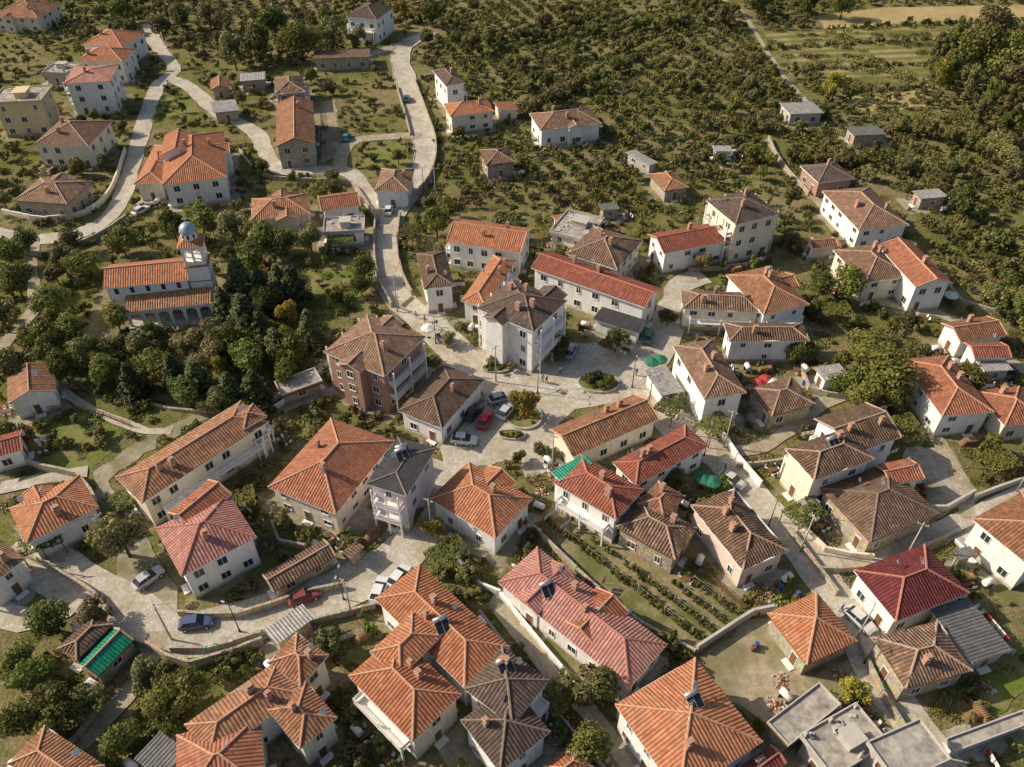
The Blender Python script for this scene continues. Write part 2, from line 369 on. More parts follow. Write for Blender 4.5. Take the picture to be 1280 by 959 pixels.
        for q in ((0,1,2,3),(0,1,5,4),(1,2,6,5),(2,3,7,6),(3,0,4,7)): bm.faces.new([v[i] for i in q]).material_index=1
    obj_from_bm(bm,'roof',[RM[roof],(M_conc if typ=='flat' else M_white) if wall!='stone' else M_wood],E)
    if typ in('hip','gable') :
        bm=bmesh.new()
        for p,q in caps: beam(bm,Vector(p),Vector(q),0.28,0.11)
        obj_from_bm(bm,'ridge_caps',[cap],E)
    if typ=='flat':
        bm=bmesh.new(); z0,z1=h+0.2,h+0.5
        box(bm,-hl,hl,-hw,-hw+.15,z0,z1); box(bm,-hl,hl,hw-.15,hw,z0,z1); box(bm,-hl,-hl+.15,-hw+.153,hw-.153,z0,z1-.003); box(bm,hl-.15,hl,-hw+.153,hw-.153,z0,z1-.003)
        if min(hl,hw)>2.5:
            box(bm,-hl*.3,hl*.15,-hw*.2,hw*.5,h+.205,h+1.6); box(bm,-hl*.36,hl*.21,-hw*.28,hw*.58,h+1.6,h+1.72)
            for k in range(10):
                x,y=random.choice((-1,0,1))*hl*.88,random.choice((-1,1))*hw*.86; x+=ru(-.1,.1); y+=ru(-.1,.1)
                box(bm,x-.13,x+.13,y-.13,y+.13,h+.205,h+ru(.7,1.3)); cyl(bm,Vector((x,y,h+.7)),Vector((x+ru(-.1,.1),y,h+1.8)),.03,.03,4)
            for k in range(8):
                x,y=ru(-.75,.75)*hl,ru(-.8,-.3)*hw; s=ru(.15,.5); Rz=Matrix.Translation((x,y,h+.21))@Matrix.Rotation(ru(0,3),4,'Z')
                box(bm,-s,s,-s*.6,s*.6,0,.08,0,Rz); box(bm,-s*.8,s*.9,-s*.5,s*.5,.083,.2,0,Rz)
        obj_from_bm(bm,'parapet',[WM['grey'] if wall!='yellow' else WM['yellow']],E)
    bm=bmesh.new()
    zt=h-t+0.01 if typ!='shed' else h-0.12
    box(bm,-wl,wl,-ww,ww,-0.3,zt)
    for (R,xo,w,dist,pr,zr) in wallwings:
        w2=w/2-.35; y0=-dist-pr+.3; box(bm,xo-w2,xo+w2,y0,-dist+over+.0-.003,-.3,h-.01,0,R)
        kk=(zr-h)/(w/2)
        v=[bm.verts.new(R@Vector(p)) for p in ((xo-w2,y0+.01,h-.01),(xo+w2,y0+.01,h-.01),(xo+w2,y0+.01,h+.3*kk),(xo,y0+.01,zr-.03),(xo-w2,y0+.01,h+.3*kk))]; bm.faces.new(v)
    if typ=='gable':
        k=rise/hw
        for s in (-1,1):
            x0,x1=(s*wl-0.12,s*wl) if s>0 else (s*wl,s*wl+0.12)
            zb=zt; zr=h+rise-t-0.01; ya=ww
            v=[bm.verts.new(p) for p in ((x0,-ya,zb),(x0,ya,zb),(x0,ya,h-t+over*k-0.01),(x0,0,zr),(x0,-ya,h-t+over*k-0.01),(x1,-ya,zb),(x1,ya,zb),(x1,ya,h-t+over*k-0.01),(x1,0,zr),(x1,-ya,h-t+over*k-0.01))]
            bm.faces.new(v[0:5][::-1]); bm.faces.new(v[5:10])
            for i in range(5):
                j=(i+1)%5; bm.faces.new((v[i],v[j],v[5+j],v[5+i]))
    if typ=='shed':
        v=[bm.verts.new(p) for p in ((-wl,-ww,zt),(wl,-ww,zt),(wl,ww,zt),(-wl,ww,zt),(wl,ww,h+rise-.25),(-wl,ww,h+rise-.25))]
        bm.faces.new((v[2],v[3],v[5],v[4])); bm.faces.new((v[1],v[2],v[4])); bm.faces.new((v[0],v[5],v[3]))
    wmats=[WM[wall],WM['stone']]
    if brick_base or (h>5 and rnd()<0.35): box(bm,-wl-0.04,wl+0.04,-ww-0.04,ww+0.04,-0.3,0.8,1)
    obj_from_bm(bm,'walls',wmats,E)
    bm=bmesh.new(); fl=max(1,int(round((h-0.3)/3.0))); fh=(h-0.3)/fl
    for side in range(4):
        length=2*(wl if side%2==0 else ww); dist=ww if side%2==0 else wl
        R=Matrix.Rotation({0:0,1:pi/2,2:pi,3:-pi/2}[side],4,'Z')
        n=max(1,int(length/ru(2.6,3.6)))
        if length<2.2: continue
        door=random.randrange(n)
        ww_=[q for q in wallwings if abs(q[0][0][0]-R[0][0])<.01 and abs(q[0][1][0]-R[1][0])<.01]
        for k in range(fl):
            for i in range(n):
                xc=-length/2+length*(i+0.5)/n+ru(-.15,.15); z0=k*fh+1.0
                y=-dist
                if ww_:
                    (_,xo,w,dd,pr,zr)=ww_[0]
                    if abs(xc-xo)<w/2+.3:
                        if abs(xc-xo)<w/2-1.2: y=-dd-pr+.3
                        else: continue
                if k==0 and i==door and side in(0,1,3):
                    box(bm,xc-.55,xc+.55,y-.07,y+.02,0.02,2.25,0,R); box(bm,xc-.45,xc+.45,y-.10,y-.06,0.05,2.12,2,R)
                    box(bm,xc-.8,xc+.8,y-.9,y-.11,0.02,0.18,0,R); continue
                if rnd()<0.18: continue
                w=0.6 if rnd()<0.7 else 0.4; hh=1.25 if fh>2.6 else 0.9
                box(bm,xc-w-.07,xc-w,y-.08,y+.02,z0-.07,z0+hh+.07,0,R); box(bm,xc+w,xc+w+.07,y-.08,y+.02,z0-.07,z0+hh+.07,0,R)
                box(bm,xc-w,xc+w,y-.08,y+.02,z0+hh,z0+hh+.07,0,R); box(bm,xc-w,xc+w,y-.16,y+.02,z0-.07,z0,0,R)
                box(bm,xc-w,xc+w,y-.02,y+.01,z0,z0+hh,1,R); box(bm,xc-.03,xc+.03,y-.05,y-.025,z0,z0+hh,0,R)
                if rnd()<0.2:
                    box(bm,xc-w,xc+w,y-.045,y-.022,z0+hh*0.45,z0+hh,2,R)
    obj_from_bm(bm,'windows_and_doors',[M_white,M_glass,M_wood],E)
    if balc:
        bm=bmesh.new()
        for s in balc:
            side=int(s); length=2*(wl if side%2==0 else ww); dist=ww if side%2==0 else wl
            R=Matrix.Rotation({0:0,1:pi/2,2:pi,3:-pi/2}[side],4,'Z')
            for k in range(1,fl):
                z=k*fh; y0=-dist-1.3; x0,x1=-length*0.42,length*0.42
                box(bm,x0,x1,y0,-dist-0.005,z-.12,z+.05,0,R)
                box(bm,x0,x1,y0,y0+.06,z+.95,z+1.03,0,R)
                nb=int((x1-x0)/0.3)
                for i in range(nb+1):
                    xx=x0+(x1-x0-.05)*i/nb; box(bm,xx,xx+.05,y0+.005,y0+.055,z+.05,z+.95,0,R)
                for xx in (x0,x1-.06):
                    box(bm,xx,xx+.06,y0+.06,-dist-.005,z+.3,z+1.0,0,R)
            for xx in (-length*0.42,0,length*0.42-.25):
                box(bm,xx,xx+.22,-dist-1.25,-dist-1.03,0,min(zt,(fl-1)*fh+1.0) if over<1 and fl<3 else zt,0,R)
        obj_from_bm(bm,'balcony',[M_white],E)
    for i in range(chim if typ in('hip','gable') else 0):
        x=ru(-0.6,0.6)*hl; y=ru(0.15,0.55)*hw*random.choice((-1,1)); z=rz(x,y)
        bm=bmesh.new(); s=ru(.28,.4)
        box(bm,-s,s,-s*.8,s*.8,-0.6,1.0); box(bm,-s-.08,s+.08,-s*.8-.08,s*.8+.08,1.0,1.1)
        box(bm,-s+.08,-s+.2,-s*.6,s*.6,1.1,1.35); box(bm,s-.2,s-.08,-s*.6,s*.6,1.1,1.35); box(bm,-s,s,-s*.8,s*.8,1.35,1.45)
        obj_from_bm(bm,'chimney',[M_chim],E,(x,y,z))
    if typ in('hip','gable') and h>3.9 and cy<200:
        if rnd()<.55:
            x=ru(-.7,.7)*hl; y=ru(-.75,-.3)*hw; z=rz(x,y); bm=bmesh.new(); dv=Vector((.75,-.45,.5)).normalized(); pc=Vector((0,0,1.1))
            cyl(bm,Vector((0,0,-.3)),Vector((0,0,1.0)),.03,.03,6,1)
            cyl(bm,pc,pc+dv*.14,.10,.42,14,0,False); cyl(bm,pc+dv*.1,pc+dv*.6,.012,.012,4,1)
            obj_from_bm(bm,'satellite_dish',[M_white,M_dark],E,(x,y,z),-th)
        if rnd()<.4:
            x=ru(-.5,.5)*hl; z=rz(x,0); bm=bmesh.new(); cyl(bm,Vector((0,0,-.2)),Vector((0,0,2.6)),.03,.02,6)
            for k in range(5): cyl(bm,Vector((-.5+.25*k,-.35,2.4)),Vector((-.5+.25*k,.35,2.4)),.012,.012,4)
            cyl(bm,Vector((-.6,0,2.4)),Vector((.6,0,2.4)),.015,.015,4)
            obj_from_bm(bm,'tv_antenna',[M_tank],E,(x,0.0,z),ru(0,3))
    for i in range(solars):
        x=ru(-0.5,0.5)*hl; y=ru(-0.4,0.3)*hw; solar(E,x,y,rz(x,y),radians(-62)-th)
    return E
Hs=house
# left / lower left
Hs((141,597),(178,627),(338,527),6,'hip','orange2','cream',balc='',chim=2,wings='')
Hs((285,520),(305,535),(336,520),6.6,'hip','orange2','white',chim=0)
Hs((190,660),(228,718),(325,672),6,'hip','pink','white',chim=1,slope=.45,wings='')
Hs((213,640),(240,662),(287,618),6.5,'gable','redorange','white',chim=0)
Hs((2,635),(38,672),(133,635),4.5,'hip','orange','white',slope=.45,wings='0')
Hs((8,470),(10,505),(71,489),4,'gable','orange2','white',chim=0)
Hs((-25,550),(-22,575),(30,563),3.5,'gable','red','white',chim=0)
Hs((403,440),(480,470),(533,420),8.5,'hip','tan','brick',balc='013',chim=2,wings='02')
Hs((500,513),(553,538),(603,475),4.2,'hip','brown','white',chim=1,wings='')
Hs((338,608),(420,646),(490,552),5,'hip','redorange','cream',slope=.42,chim=2,wings='')
Hs((457,605),(508,620),(546,560),8.5,'hip','slate','lav',slope=.12,solars=2,chim=0,wings='')
Hs((530,624),(618,668),(673,622),4.5,'hip','orange','white',slope=.42,chim=1,wings='0')
Hs((688,537),(716,572),(823,524),4.2,'gable','orange2','cream',chim=2,slope=.45)
Hs((762,578),(795,605),(890,558),5,'hip','red','white',chim=2)
Hs((690,603),(770,650),(805,612),6,'hip','red','white',chim=2)
Hs((688,590),(700,602),(742,580),6.3,'shed','green','white',chim=0,slope=.1)
Hs((772,658),(845,702),(870,660),4.2,'hip','old','stone',chim=1)
Hs((795,630),(830,650),(858,620),4.6,'hip','orange2','stone',chim=1)
Hs((865,632),(928,715),(984,688),4.8,'hip','old','pinkw',chim=3,wings='')
Hs((612,728),(785,850),(845,805),4.2,'hip','pink','white',slope=.45,solars=1,chim=1,wings='')
Hs((640,745),(672,765),(722,722),4.6,'gable','pink','white',chim=0,slope=.4)
Hs((700,775),(745,805),(790,765),4.5,'gable','redorange','white',chim=1,slope=.4)
Hs((470,748),(580,862),(635,808),6,'hip','orange','white',solars=1,chim=2,wings='')
Hs((440,845),(515,933),(572,868),6.2,'hip','orange','cream',chim=2,balc='')
Hs((465,815),(500,850),(550,795),6.9,'hip','orange','white',chim=0,wings='')
Hs((577,862),(640,905),(690,850),7,'hip','dark','white',chim=2,solars=1)
Hs((572,900),(625,962),(692,915),6.2,'hip','dark','white',chim=1)
Hs((758,878),(850,985),(965,930),6,'hip','orange','white',slope=.42,solars=1,chim=1,wings='')
Hs((963,768),(1008,835),(1068,800),3.6,'hip','orange','stone',slope=.55,chim=0,wings='')
Hs((1064,712),(1120,775),(1215,742),4.5,'hip','maroon','white',slope=.45,chim=0,wings='')
Hs((1092,797),(1132,862),(1215,838),4.2,'hip','old','stone',chim=1,wings='')
Hs((1165,765),(1215,835),(1262,812),3,'shed','greym','grey',slope=.08,chim=0)
Hs((1222,650),(1290,715),(1345,670),6,'hip','orange2','white',chim=1)
Hs((1012,522),(1062,565),(1133,548),6.5,'gable','old','white',chim=2)
Hs((977,560),(1018,598),(1098,575),7,'hip','old','cream',chim=1,solars=1,balc='0')
Hs((1032,612),(1088,683),(1168,640),4,'hip','brown','stone',chim=0,wings='')
Hs((1090,580),(1115,605),(1160,600),4.6,'gable','redorange','white',chim=0)
Hs((1132,452),(1175,525),(1235,512),5,'hip','redorange','white',chim=2)
Hs((1210,430),(1217,450),(1260,445),4,'gable','red','white',chim=0)
Hs((1222,452),(1230,466),(1265,462),3,'shed','metal','grey',slope=.1)
Hs((1180,405),(1200,430),(1255,418),4,'gable','orange2','white',chim=1)
Hs((1222,490),(1255,535),(1310,525),4,'hip','redorange','cream',chim=1)
Hs((1040,312),(1082,353),(1140,345),5,'hip','tan','cream',chim=2)
Hs((1105,310),(1142,363),(1183,352),6,'gable','redorange','white',chim=1)
Hs((1032,240),(1072,290),(1132,280),5,'hip','tan','white',chim=3)
Hs((1003,208),(1022,230),(1065,222),4,'hip','dark','brick',chim=1)
Hs((880,250),(920,280),(978,268),9.5,'hip','dark','cream',chim=2,balc='013',name='three_storey_house')
Hs((810,293),(830,317),(912,301),5.2,'gable','red','white',chim=1,balc='0')
Hs((703,318),(770,335),(808,300),5,'hip','old','cream',chim=2)
Hs((662,335),(805,383),(828,360),6.2,'gable','red','white',chim=3,slope=.36,balc='0',name='long_white_house')
Hs((556,303),(650,315),(667,285),6.2,'gable','orange','white',chim=2,balc='1')
Hs((577,376),(608,384),(645,325),5,'hip','orange','white',chim=2)
Hs((521,318),(530,362),(568,357),6,'hip','brown','white',chim=1,swap=False)
Hs((588,386),(665,410),(716,375),9.5,'hip','dark','white',chim=4,balc='013',slope=.42,name='guest_house',wings='02')
Hs((842,432),(880,500),(932,490),6.5,'hip','tan','white',chim=2,wings='')
Hs((851,362),(853,386),(951,391),5,'hip','old','cream',chim=2)
Hs((905,343),(955,392),(1015,381),5.5,'hip','orange2','white',chim=2)
Hs((907,405),(910,428),(1010,425),5.2,'hip','old','white',chim=1)
Hs((935,485),(965,520),(1020,505),3.5,'hip','old','stone',chim=0)
# upper left
Hs((205,230),(286,222),(278,165),6,'hip','orange','white',chim=1,slope=.42)
Hs((172,228),(206,230),(222,182),4.6,'hip','orange','cream',chim=0)
Hs((205,192),(245,192),(240,168),8,'gable','orange','white',chim=1)
Hs((343,130),(347,182),(397,180),6,'gable','orange2','stone',chim=1)
Hs((342,98),(344,118),(383,115),5,'hip','old','brick',chim=0)
Hs((469,238),(512,240),(517,212),4.5,'hip','tan','white',chim=1)
Hs((313,248),(315,275),(390,268),4,'hip','orange2','cream',chim=1)
Hs((405,262),(455,258),(442,240),4,'gable','redorange','white',chim=0)
Hs((405,292),(457,290),(455,272),3.5,'flat','concrete','white',chim=0)
Hs((20,250),(85,257),(112,228),4,'hip','tan','stone',chim=1)
Hs((45,180),(112,184),(137,152),6,'hip','tan','cream',chim=2)
Hs((-12,130),(52,127),(66,108),9,'flat','concrete','yellow',chim=0,balc='0',name='yellow_apartment_house')
Hs((78,105),(137,101),(150,80),9,'hip','pink','white',slope=.2,balc='0',chim=1,wings='')
Hs((100,75),(155,78),(166,62),6.5,'hip','orange','white',chim=1)
Hs((108,55),(155,62),(176,42),6.5,'hip','orange','white',chim=1)
Hs((0,18),(50,25),(66,6),5,'hip','orange2','cream',chim=1)
Hs((60,90),(85,95),(92,82),3.5,'flat','concrete','grey',chim=0)
Hs((435,20),(472,26),(490,9),7.5,'hip','dark','white',chim=1,balc='01')
Hs((395,75),(465,75),(460,62),3.2,'shed','brown','stone',chim=0,slope=.15)
Hs((542,88),(556,108),(580,103),7.5,'hip','dark','white',chim=1,balc='0')
Hs((555,130),(562,146),(618,139),5,'hip','orange','cream',chim=1)
Hs((615,130),(625,140),(650,137),3,'shed','redorange','cream',slope=.2)
Hs((662,142),(675,163),(752,154),4.8,'hip','tan','white',chim=2,name='white_house')
Hs((598,187),(608,206),(646,203),4,'hip','old','stone',chim=0)
Hs((812,218),(830,240),(860,234),3,'hip','orange2','stone',chim=0)
Hs((978,130),(985,146),(1026,142),3,'shed','metal','grey',name='metal_shed',slope=.1)
Hs((783,191),(812,208),(822,203),2.6,'shed','metal','grey',name='metal_shed',slope=.1)
Hs((890,182),(893,190),(916,190),2.6,'shed','metal','white',name='metal_shed',slope=.1)
Hs((299,92),(301,103),(333,101),3,'shed','metal','stone',name='metal_shed',slope=.1)
Hs((262,100),(264,112),(288,110),3,'gable','orange2','stone',chim=0)
Hs((262,128),(268,142),(300,138),3,'shed','metal','stone',name='metal_shed',slope=.1)
# bottom left
Hs((213,905),(265,935),(395,868),6,'hip','orange2','white',chim=2)
Hs((330,888),(375,932),(427,897),6.2,'hip','orange2','cream',chim=1)
Hs((215,915),(225,1010),(338,990),5.6,'hip','redorange','white',chim=0)
Hs((325,830),(375,850),(420,817),6.4,'hip','orange2','cream',chim=1)
Hs((330,788),(345,808),(393,773),4,'shed','metal','stone',name='porch_shed',slope=.1)
Hs((10,955),(85,1010),(130,957),5,'hip','orange2','white',chim=1)
Hs((-40,705),(-20,745),(20,700),5,'hip','tan','white',chim=1)
Hs((330,718),(342,742),(418,695),2.6,'gable','old','stone',chim=0,name='ruined_house')
Hs((78,810),(95,832),(135,782),3,'hip','old','stone',chim=0,name='old_barn')
Hs((95,830),(122,848),(166,800),2.4,'gable','green','stone',chim=0,name='green_sheet_shelter',slope=.45,over=.2)
Hs((172,948),(200,978),(228,938),3,'shed','greym','grey',name='metal_shed',slope=.06)
Hs((345,480),(352,498),(402,478),2.4,'flat','concrete','stone',chim=0,name='roofless_stone_building')
# bottom right
Hs((1000,920),(1040,975),(1110,930),4,'flat','concrete','grey',chim=0,name='unfinished_concrete_house')
Hs((1085,930),(1120,985),(1185,950),6,'flat','concrete','grey',chim=0,name='flat_roof_house')
Hs((960,905),(985,937),(1048,882),3.2,'flat','concrete','stone',chim=0,name='flat_roof_house')
Hs((918,962),(940,985),(985,955),4,'gable','maroon','white',chim=0)
Hs((1180,925),(1192,942),(1290,905),2.6,'flat','concrete','white',chim=0,name='flat_roof_house')
Hs((680,958),(700,990),(740,958),4,'hip','orange','white',chim=0)
Hs((808,465),(825,498),(852,488),3,'shed','metal','white',name='cafe_canopy',slope=.08)
Hs((690,290),(735,305),(752,275),3,'flat','concrete','white',chim=0,name='unfinished_concrete_house')
Hs((738,400),(797,416),(812,400),3.2,'shed','slate','white',name='carport',slope=.06)
Hs((1145,240),(1150,252),(1180,245),2.8,'shed','metal','stone',name='metal_shed',slope=.1)
Hs((1010,300),(1014,312),(1045,307),3,'gable','orange2','cream',chim=0)
Hs((1020,460),(1030,478),(1060,470),3,'shed','metal','white',name='metal_shed',slope=.08)
Hs((1060,160),(1066,172),(1105,168),2.8,'shed','greym','stone',name='metal_shed',slope=.08)
# small outbuildings among the gardens
Hs((428,690),(438,700),(455,684),2.6,'shed','old','stone',name='garden_shed',slope=.15)
Hs((1190,690),(1200,702),(1222,694),2.6,'shed','greym','stone',name='garden_shed',slope=.1)
Hs((1000,625),(1008,636),(1025,628),2.6,'shed','metal','stone',name='garden_shed',slope=.1)
Hs((690,270),(696,280),(715,276),2.6,'shed','orange2','white',name='garden_shed',slope=.2)
Hs((748,255),(752,264),(775,262),2.6,'shed','greym','stone',name='garden_shed',slope=.1)
Hs((60,870),(70,882),(90,868),2.4,'shed','metal','stone',name='garden_shed',slope=.1)
Hs((1085,500),(1092,512),(1115,506),2.6,'shed','redorange','cream',name='garden_shed',slope=.2)

# ------------------------------------------------------------ church
def arcade(bm,x0,x1,y0,y1,z0,zs,zt,n,mi=0,M=None):
    bay=(x1-x0)/n; pw=bay*0.22
    def tv(p): return M@Vector(p) if M is not None else Vector(p)
    for i in range(n+1):
        xc=x0+bay*i; box(bm,xc-pw/2,xc+pw/2,y0-.01,y1+.01,z0,zt,mi,M)
    for i in range(n):
        a=x0+bay*i+pw/2; b=a+bay-pw; r=(b-a)/2; xc=(a+b)/2; S=8
        pts=[(xc-r*cos(pi*k/S),zs+min(r*sin(pi*k/S),zt-zs-.1)) for k in range(S+1)]
        for k in range(S):
            (xa,za),(xb,zb)=pts[k],pts[k+1]
            v=[bm.verts.new(tv(p)) for p in ((xa,y0,za),(xb,y0,zb),(xb,y0,zt),(xa,y0,zt),(xa,y1,za),(xb,y1,zb),(xb,y1,zt),(xa,y1,zt))]
            for q in ((0,1,2,3),(7,6,5,4),(0,4,5,1),(3,2,6,7)): bm.faces.new([v[j] for j in q]).material_index=mi
def church():
    cx,cy,th,Ln,Wd=fit((134,330),(134,357),(240,351),7)
    if cos(th)<0: th+=pi
    HOUSES.append((cx,cy-1,th,Ln/2+4,Wd/2+4)); E=empty('church',(cx,cy,0),th)
    hl,hw=Ln/2,max(Wd/2,4.0); h=7; rise=hw*0.42
    bm=bmesh.new(); box(bm,-hl+.4,hl-.4,-hw+.4,hw-.4,-.2,h-.2)
    for s in(-1,1):
        x0,x1=sorted((s*(hl-.4),s*(hl-.6)))
        v=[bm.verts.new(p) for p in((x0,-hw+.4,h-.2),(x0,hw-.4,h-.2),(x0,0,h+rise-.3),(x1,-hw+.4,h-.2),(x1,hw-.4,h-.2),(x1,0,h+rise-.3))]
        bm.faces.new(v[:3]); bm.faces.new(v[3:]); bm.faces.new((v[0],v[2],v[5],v[3])); bm.faces.new((v[1],v[4],v[5],v[2]))
    obj_from_bm(bm,'nave_walls',[WM['white']],E)
    def slab(name,pts,mat):
        bm=bmesh.new(); uvl=bm.loops.layers.uv.new('UVMap'); 
        for q in pts:
            f=bm.faces.new([bm.verts.new(p) for p in q])
            f.normal_update(); n=f.normal; hd=Vector((1,0,0)) if abs(n.y)>abs(n.x) else Vector((0,1,0)); sd=n.cross(hd).normalized()
            for l in f.loops: l[uvl].uv=(l.vert.co.dot(hd)+50,l.vert.co.dot(sd)+50)
            d=[bm.verts.new((p[0],p[1],p[2]-.18)) for p in q]; vv=list(f.verts)
            bm.faces.new(d[::-1]).material_index=1
            for i in range(len(q)):
                j=(i+1)%len(q); bm.faces.new((vv[j],vv[i],d[i],d[j])).material_index=1
        return obj_from_bm(bm,name,[mat,M_white],E)
    slab('nave_roof',[((-hl,-hw,h),(hl,-hw,h),(hl,0,h+rise),(-hl,0,h+rise)),((hl,hw,h),(-hl,hw,h),(-hl,0,h+rise),(hl,0,h+rise))],RM['orange'])
    bm=bmesh.new(); beam(bm,Vector((-hl,0,h+rise)),Vector((hl,0,h+rise)),.35,.14); obj_from_bm(bm,'ridge_caps',[M_cap],E)
    px0,px1=-hl*0.55,hl+3.2; yf=-hw-3.0
    slab('porch_roof',[((px0,yf-.4,3.9),(px1+.3,yf-.4,3.9),(px1+.3,-hw+.1,5.1),(px0,-hw+.1,5.1))],RM['orange2'])
    bm=bmesh.new(); arcade(bm,px0+.2,px1,yf,yf+.3,0,2.2,3.75,6)
    R=Matrix.Translation((px1-.15,yf,0))@Matrix.Rotation(pi/2,4,'Z'); arcade(bm,0.3,3.2,-.15,.15,0,2.2,3.75,1,0,R)
    obj_from_bm(bm,'porch_arcade',[WM['white']],E)
    bm=bmesh.new(); box(bm,px0-.2,px1+.4,yf-.5,-hw,0.02,.35); box(bm,px0+1,px1-1,yf-1.0,yf-.51,0.02,.18); obj_from_bm(bm,'porch_steps',[M_conc],E)
    bm=bmesh.new()
    for i in range(5):
        x=-hl+2+i*(2*hl-4)/4; box(bm,x-.35,x+.35,-hw+.37,-hw+.42,5.35,6.5,0)
        if i in(1,3): box(bm,x-.6,x+.6,-hw+.36,-hw+.43,0.4,2.6,1)
    obj_from_bm(bm,'windows_and_doors',[M_glass,M_wood],E)
    T=1.9; tx=hl+1.8; ty=-hw*0.35
    bm=bmesh.new(); box(bm,tx-T,tx+T,ty-T,ty+T,0,9.2); box(bm,tx-T-.25,tx+T+.25,ty-T-.25,ty+T+.25,9.2,9.45,1)
    box(bm,tx-T+.1,tx+T-.1,ty-T+.1,ty+T-.1,9.45,10.2)
    for k in range(4):
        M=Matrix.Translation((tx,ty,0))@Matrix.Rotation(k*pi/2,4,'Z'); arcade(bm,-T+.35,T-.35,-T+.1,-T+.4,10.2,12.0,13.2,2,0,M)
    box(bm,tx-T-.3,tx+T+.3,ty-T-.3,ty+T+.3,13.2,13.4,1)
    for z in(3,6): box(bm,tx-T-.05,tx+T+.05,ty-T-.05,ty+T+.05,z,z+.2,1)
    obj_from_bm(bm,'bell_tower',[WM['white'],RM['orange']],E)
    slab('tower_roof',[((tx-T-.35,ty-T-.35,13.4),(tx+T+.35,ty-T-.35,13.4),(tx,ty,15.0)),((tx+T+.35,ty-T-.35,13.4),(tx+T+.35,ty+T+.35,13.4),(tx,ty,15)),((tx+T+.35,ty+T+.35,13.4),(tx-T-.35,ty+T+.35,13.4),(tx,ty,15)),((tx-T-.35,ty+T+.35,13.4),(tx-T-.35,ty-T-.35,13.4),(tx,ty,15))],RM['orange'])
    bm=bmesh.new(); cyl(bm,Vector((tx,ty,13.6)),Vector((tx,ty,15.4)),1.35,1.35,12)
    for k in range(8):
        a=2*pi*k/8; R=Matrix.Translation((tx,ty,0))@Matrix.Rotation(a,4,'Z'); box(bm,1.30,1.37,-.2,.2,14.5,15.2,1,R)
    obj_from_bm(bm,'dome_drum',[WM['white'],M_glass],E)
    bm=bmesh.new(); bmesh.ops.create_uvsphere(bm,u_segments=24,v_segments=14,radius=1.5)
    for v in list(bm.verts):
        if v.co.z<-0.2: bm.verts.remove(v)
    for v in bm.verts: v.co=Vector((v.co.x+tx,v.co.y+ty,v.co.z*1.05+15.5))
    obj_from_bm(bm,'dome',[simple('dome_blue_metal',(0.36,0.44,0.50),0.35,0.3)],E,smooth=True)
    bm=bmesh.new(); box(bm,tx-.06,tx+.06,ty-.06,ty+.06,17.0,18.4); box(bm,tx-.4,tx-.06,ty-.05,ty+.05,17.8,17.92); box(bm,tx+.06,tx+.4,ty-.05,ty+.05,17.8,17.92)
    obj_from_bm(bm,'cross',[M_white],E)
church()

# ------------------------------------------------------------ ground, roads, patches
bm=bmesh.new()
bmesh.ops.create_grid(bm,x_segments=40,y_segments=40,size=3000)
obj_from_bm(bm,'ground',[M_ground])
ROADS=[]; PATCH=[]; SURF=[]
ZC=[0.0]
def nz(): ZC[0]+=0.004; return ZC[0]
def in_poly(x,y,P):
    c=False; j=len(P)-1
    for i in range(len(P)):
        if (P[i][1]>y)!=(P[j][1]>y) and x<(P[j][0]-P[i][0])*(y-P[i][1])/(P[j][1]-P[i][1])+P[i][0]: c=not c
        j=i
    return c
def surf_z(x,y):
    z=0.0
    for k,S,hw,zz in SURF:
        if zz<=z: continue
        if k=='p': 
            if in_poly(x,y,S): z=zz
        elif any((x-a)**2+(y-b)**2<(hw+.3)**2 for a,b in S): z=zz
    return z
def smooth_pts(P,step=2.0):
    out=[]
    n=len(P)
    for i in range(n-1):
        p0=P[max(i-1,0)];p1=P[i];p2=P[i+1];p3=P[min(i+2,n-1)]
        k=max(1,int((p2-p1).length/step))
        for j in range(k):
            t=j/k
            out.append(0.5*((2*p1)+(p2-p0)*t+(2*p0-5*p1+4*p2-p3)*t*t+(-p0+3*p1-3*p2+p3)*t**3))
    out.append(P[-1]); return out
def road(name,px,width,mat=None,kerb=False):
    P=smooth_pts([g(*p[:2]) for p in px]); z=nz()
    ROADS.append(([ (p.x,p.y) for p in P],width/2)); SURF.append(('r',ROADS[-1][0],width/2,z))
    bm=bmesh.new(); prev=None; sides=([],[])
    for i,p in enumerate(P):
        d=(P[min(i+1,len(P)-1)]-P[max(i-1,0)]); d.z=0; d.normalize(); s=Vector((-d.y,d.x,0))
        w=width/2*(1+0.15*noise.noise(Vector((i*0.21,width,z*50))))
        a=p+s*(w+ru(-.18,.18)); b=p-s*(w+ru(-.18,.18)); a.z=b.z=z
        sides[0].append(a); sides[1].append(b)
        va,vb=bm.verts.new(a),bm.verts.new(b)
        if prev: bm.faces.new((prev[0],prev[1],vb,va))
        prev=(va,vb)
    obj_from_bm(bm,name,[mat or M_road])
    if kerb:
        bm=bmesh.new()
        for S in sides:
            for i in range(len(S)-1):
                beam(bm,S[i]+Vector((0,0,.03)),S[i+1]+Vector((0,0,.03)),0.22,0.10)
        obj_from_bm(bm,'kerb',[M_conc])
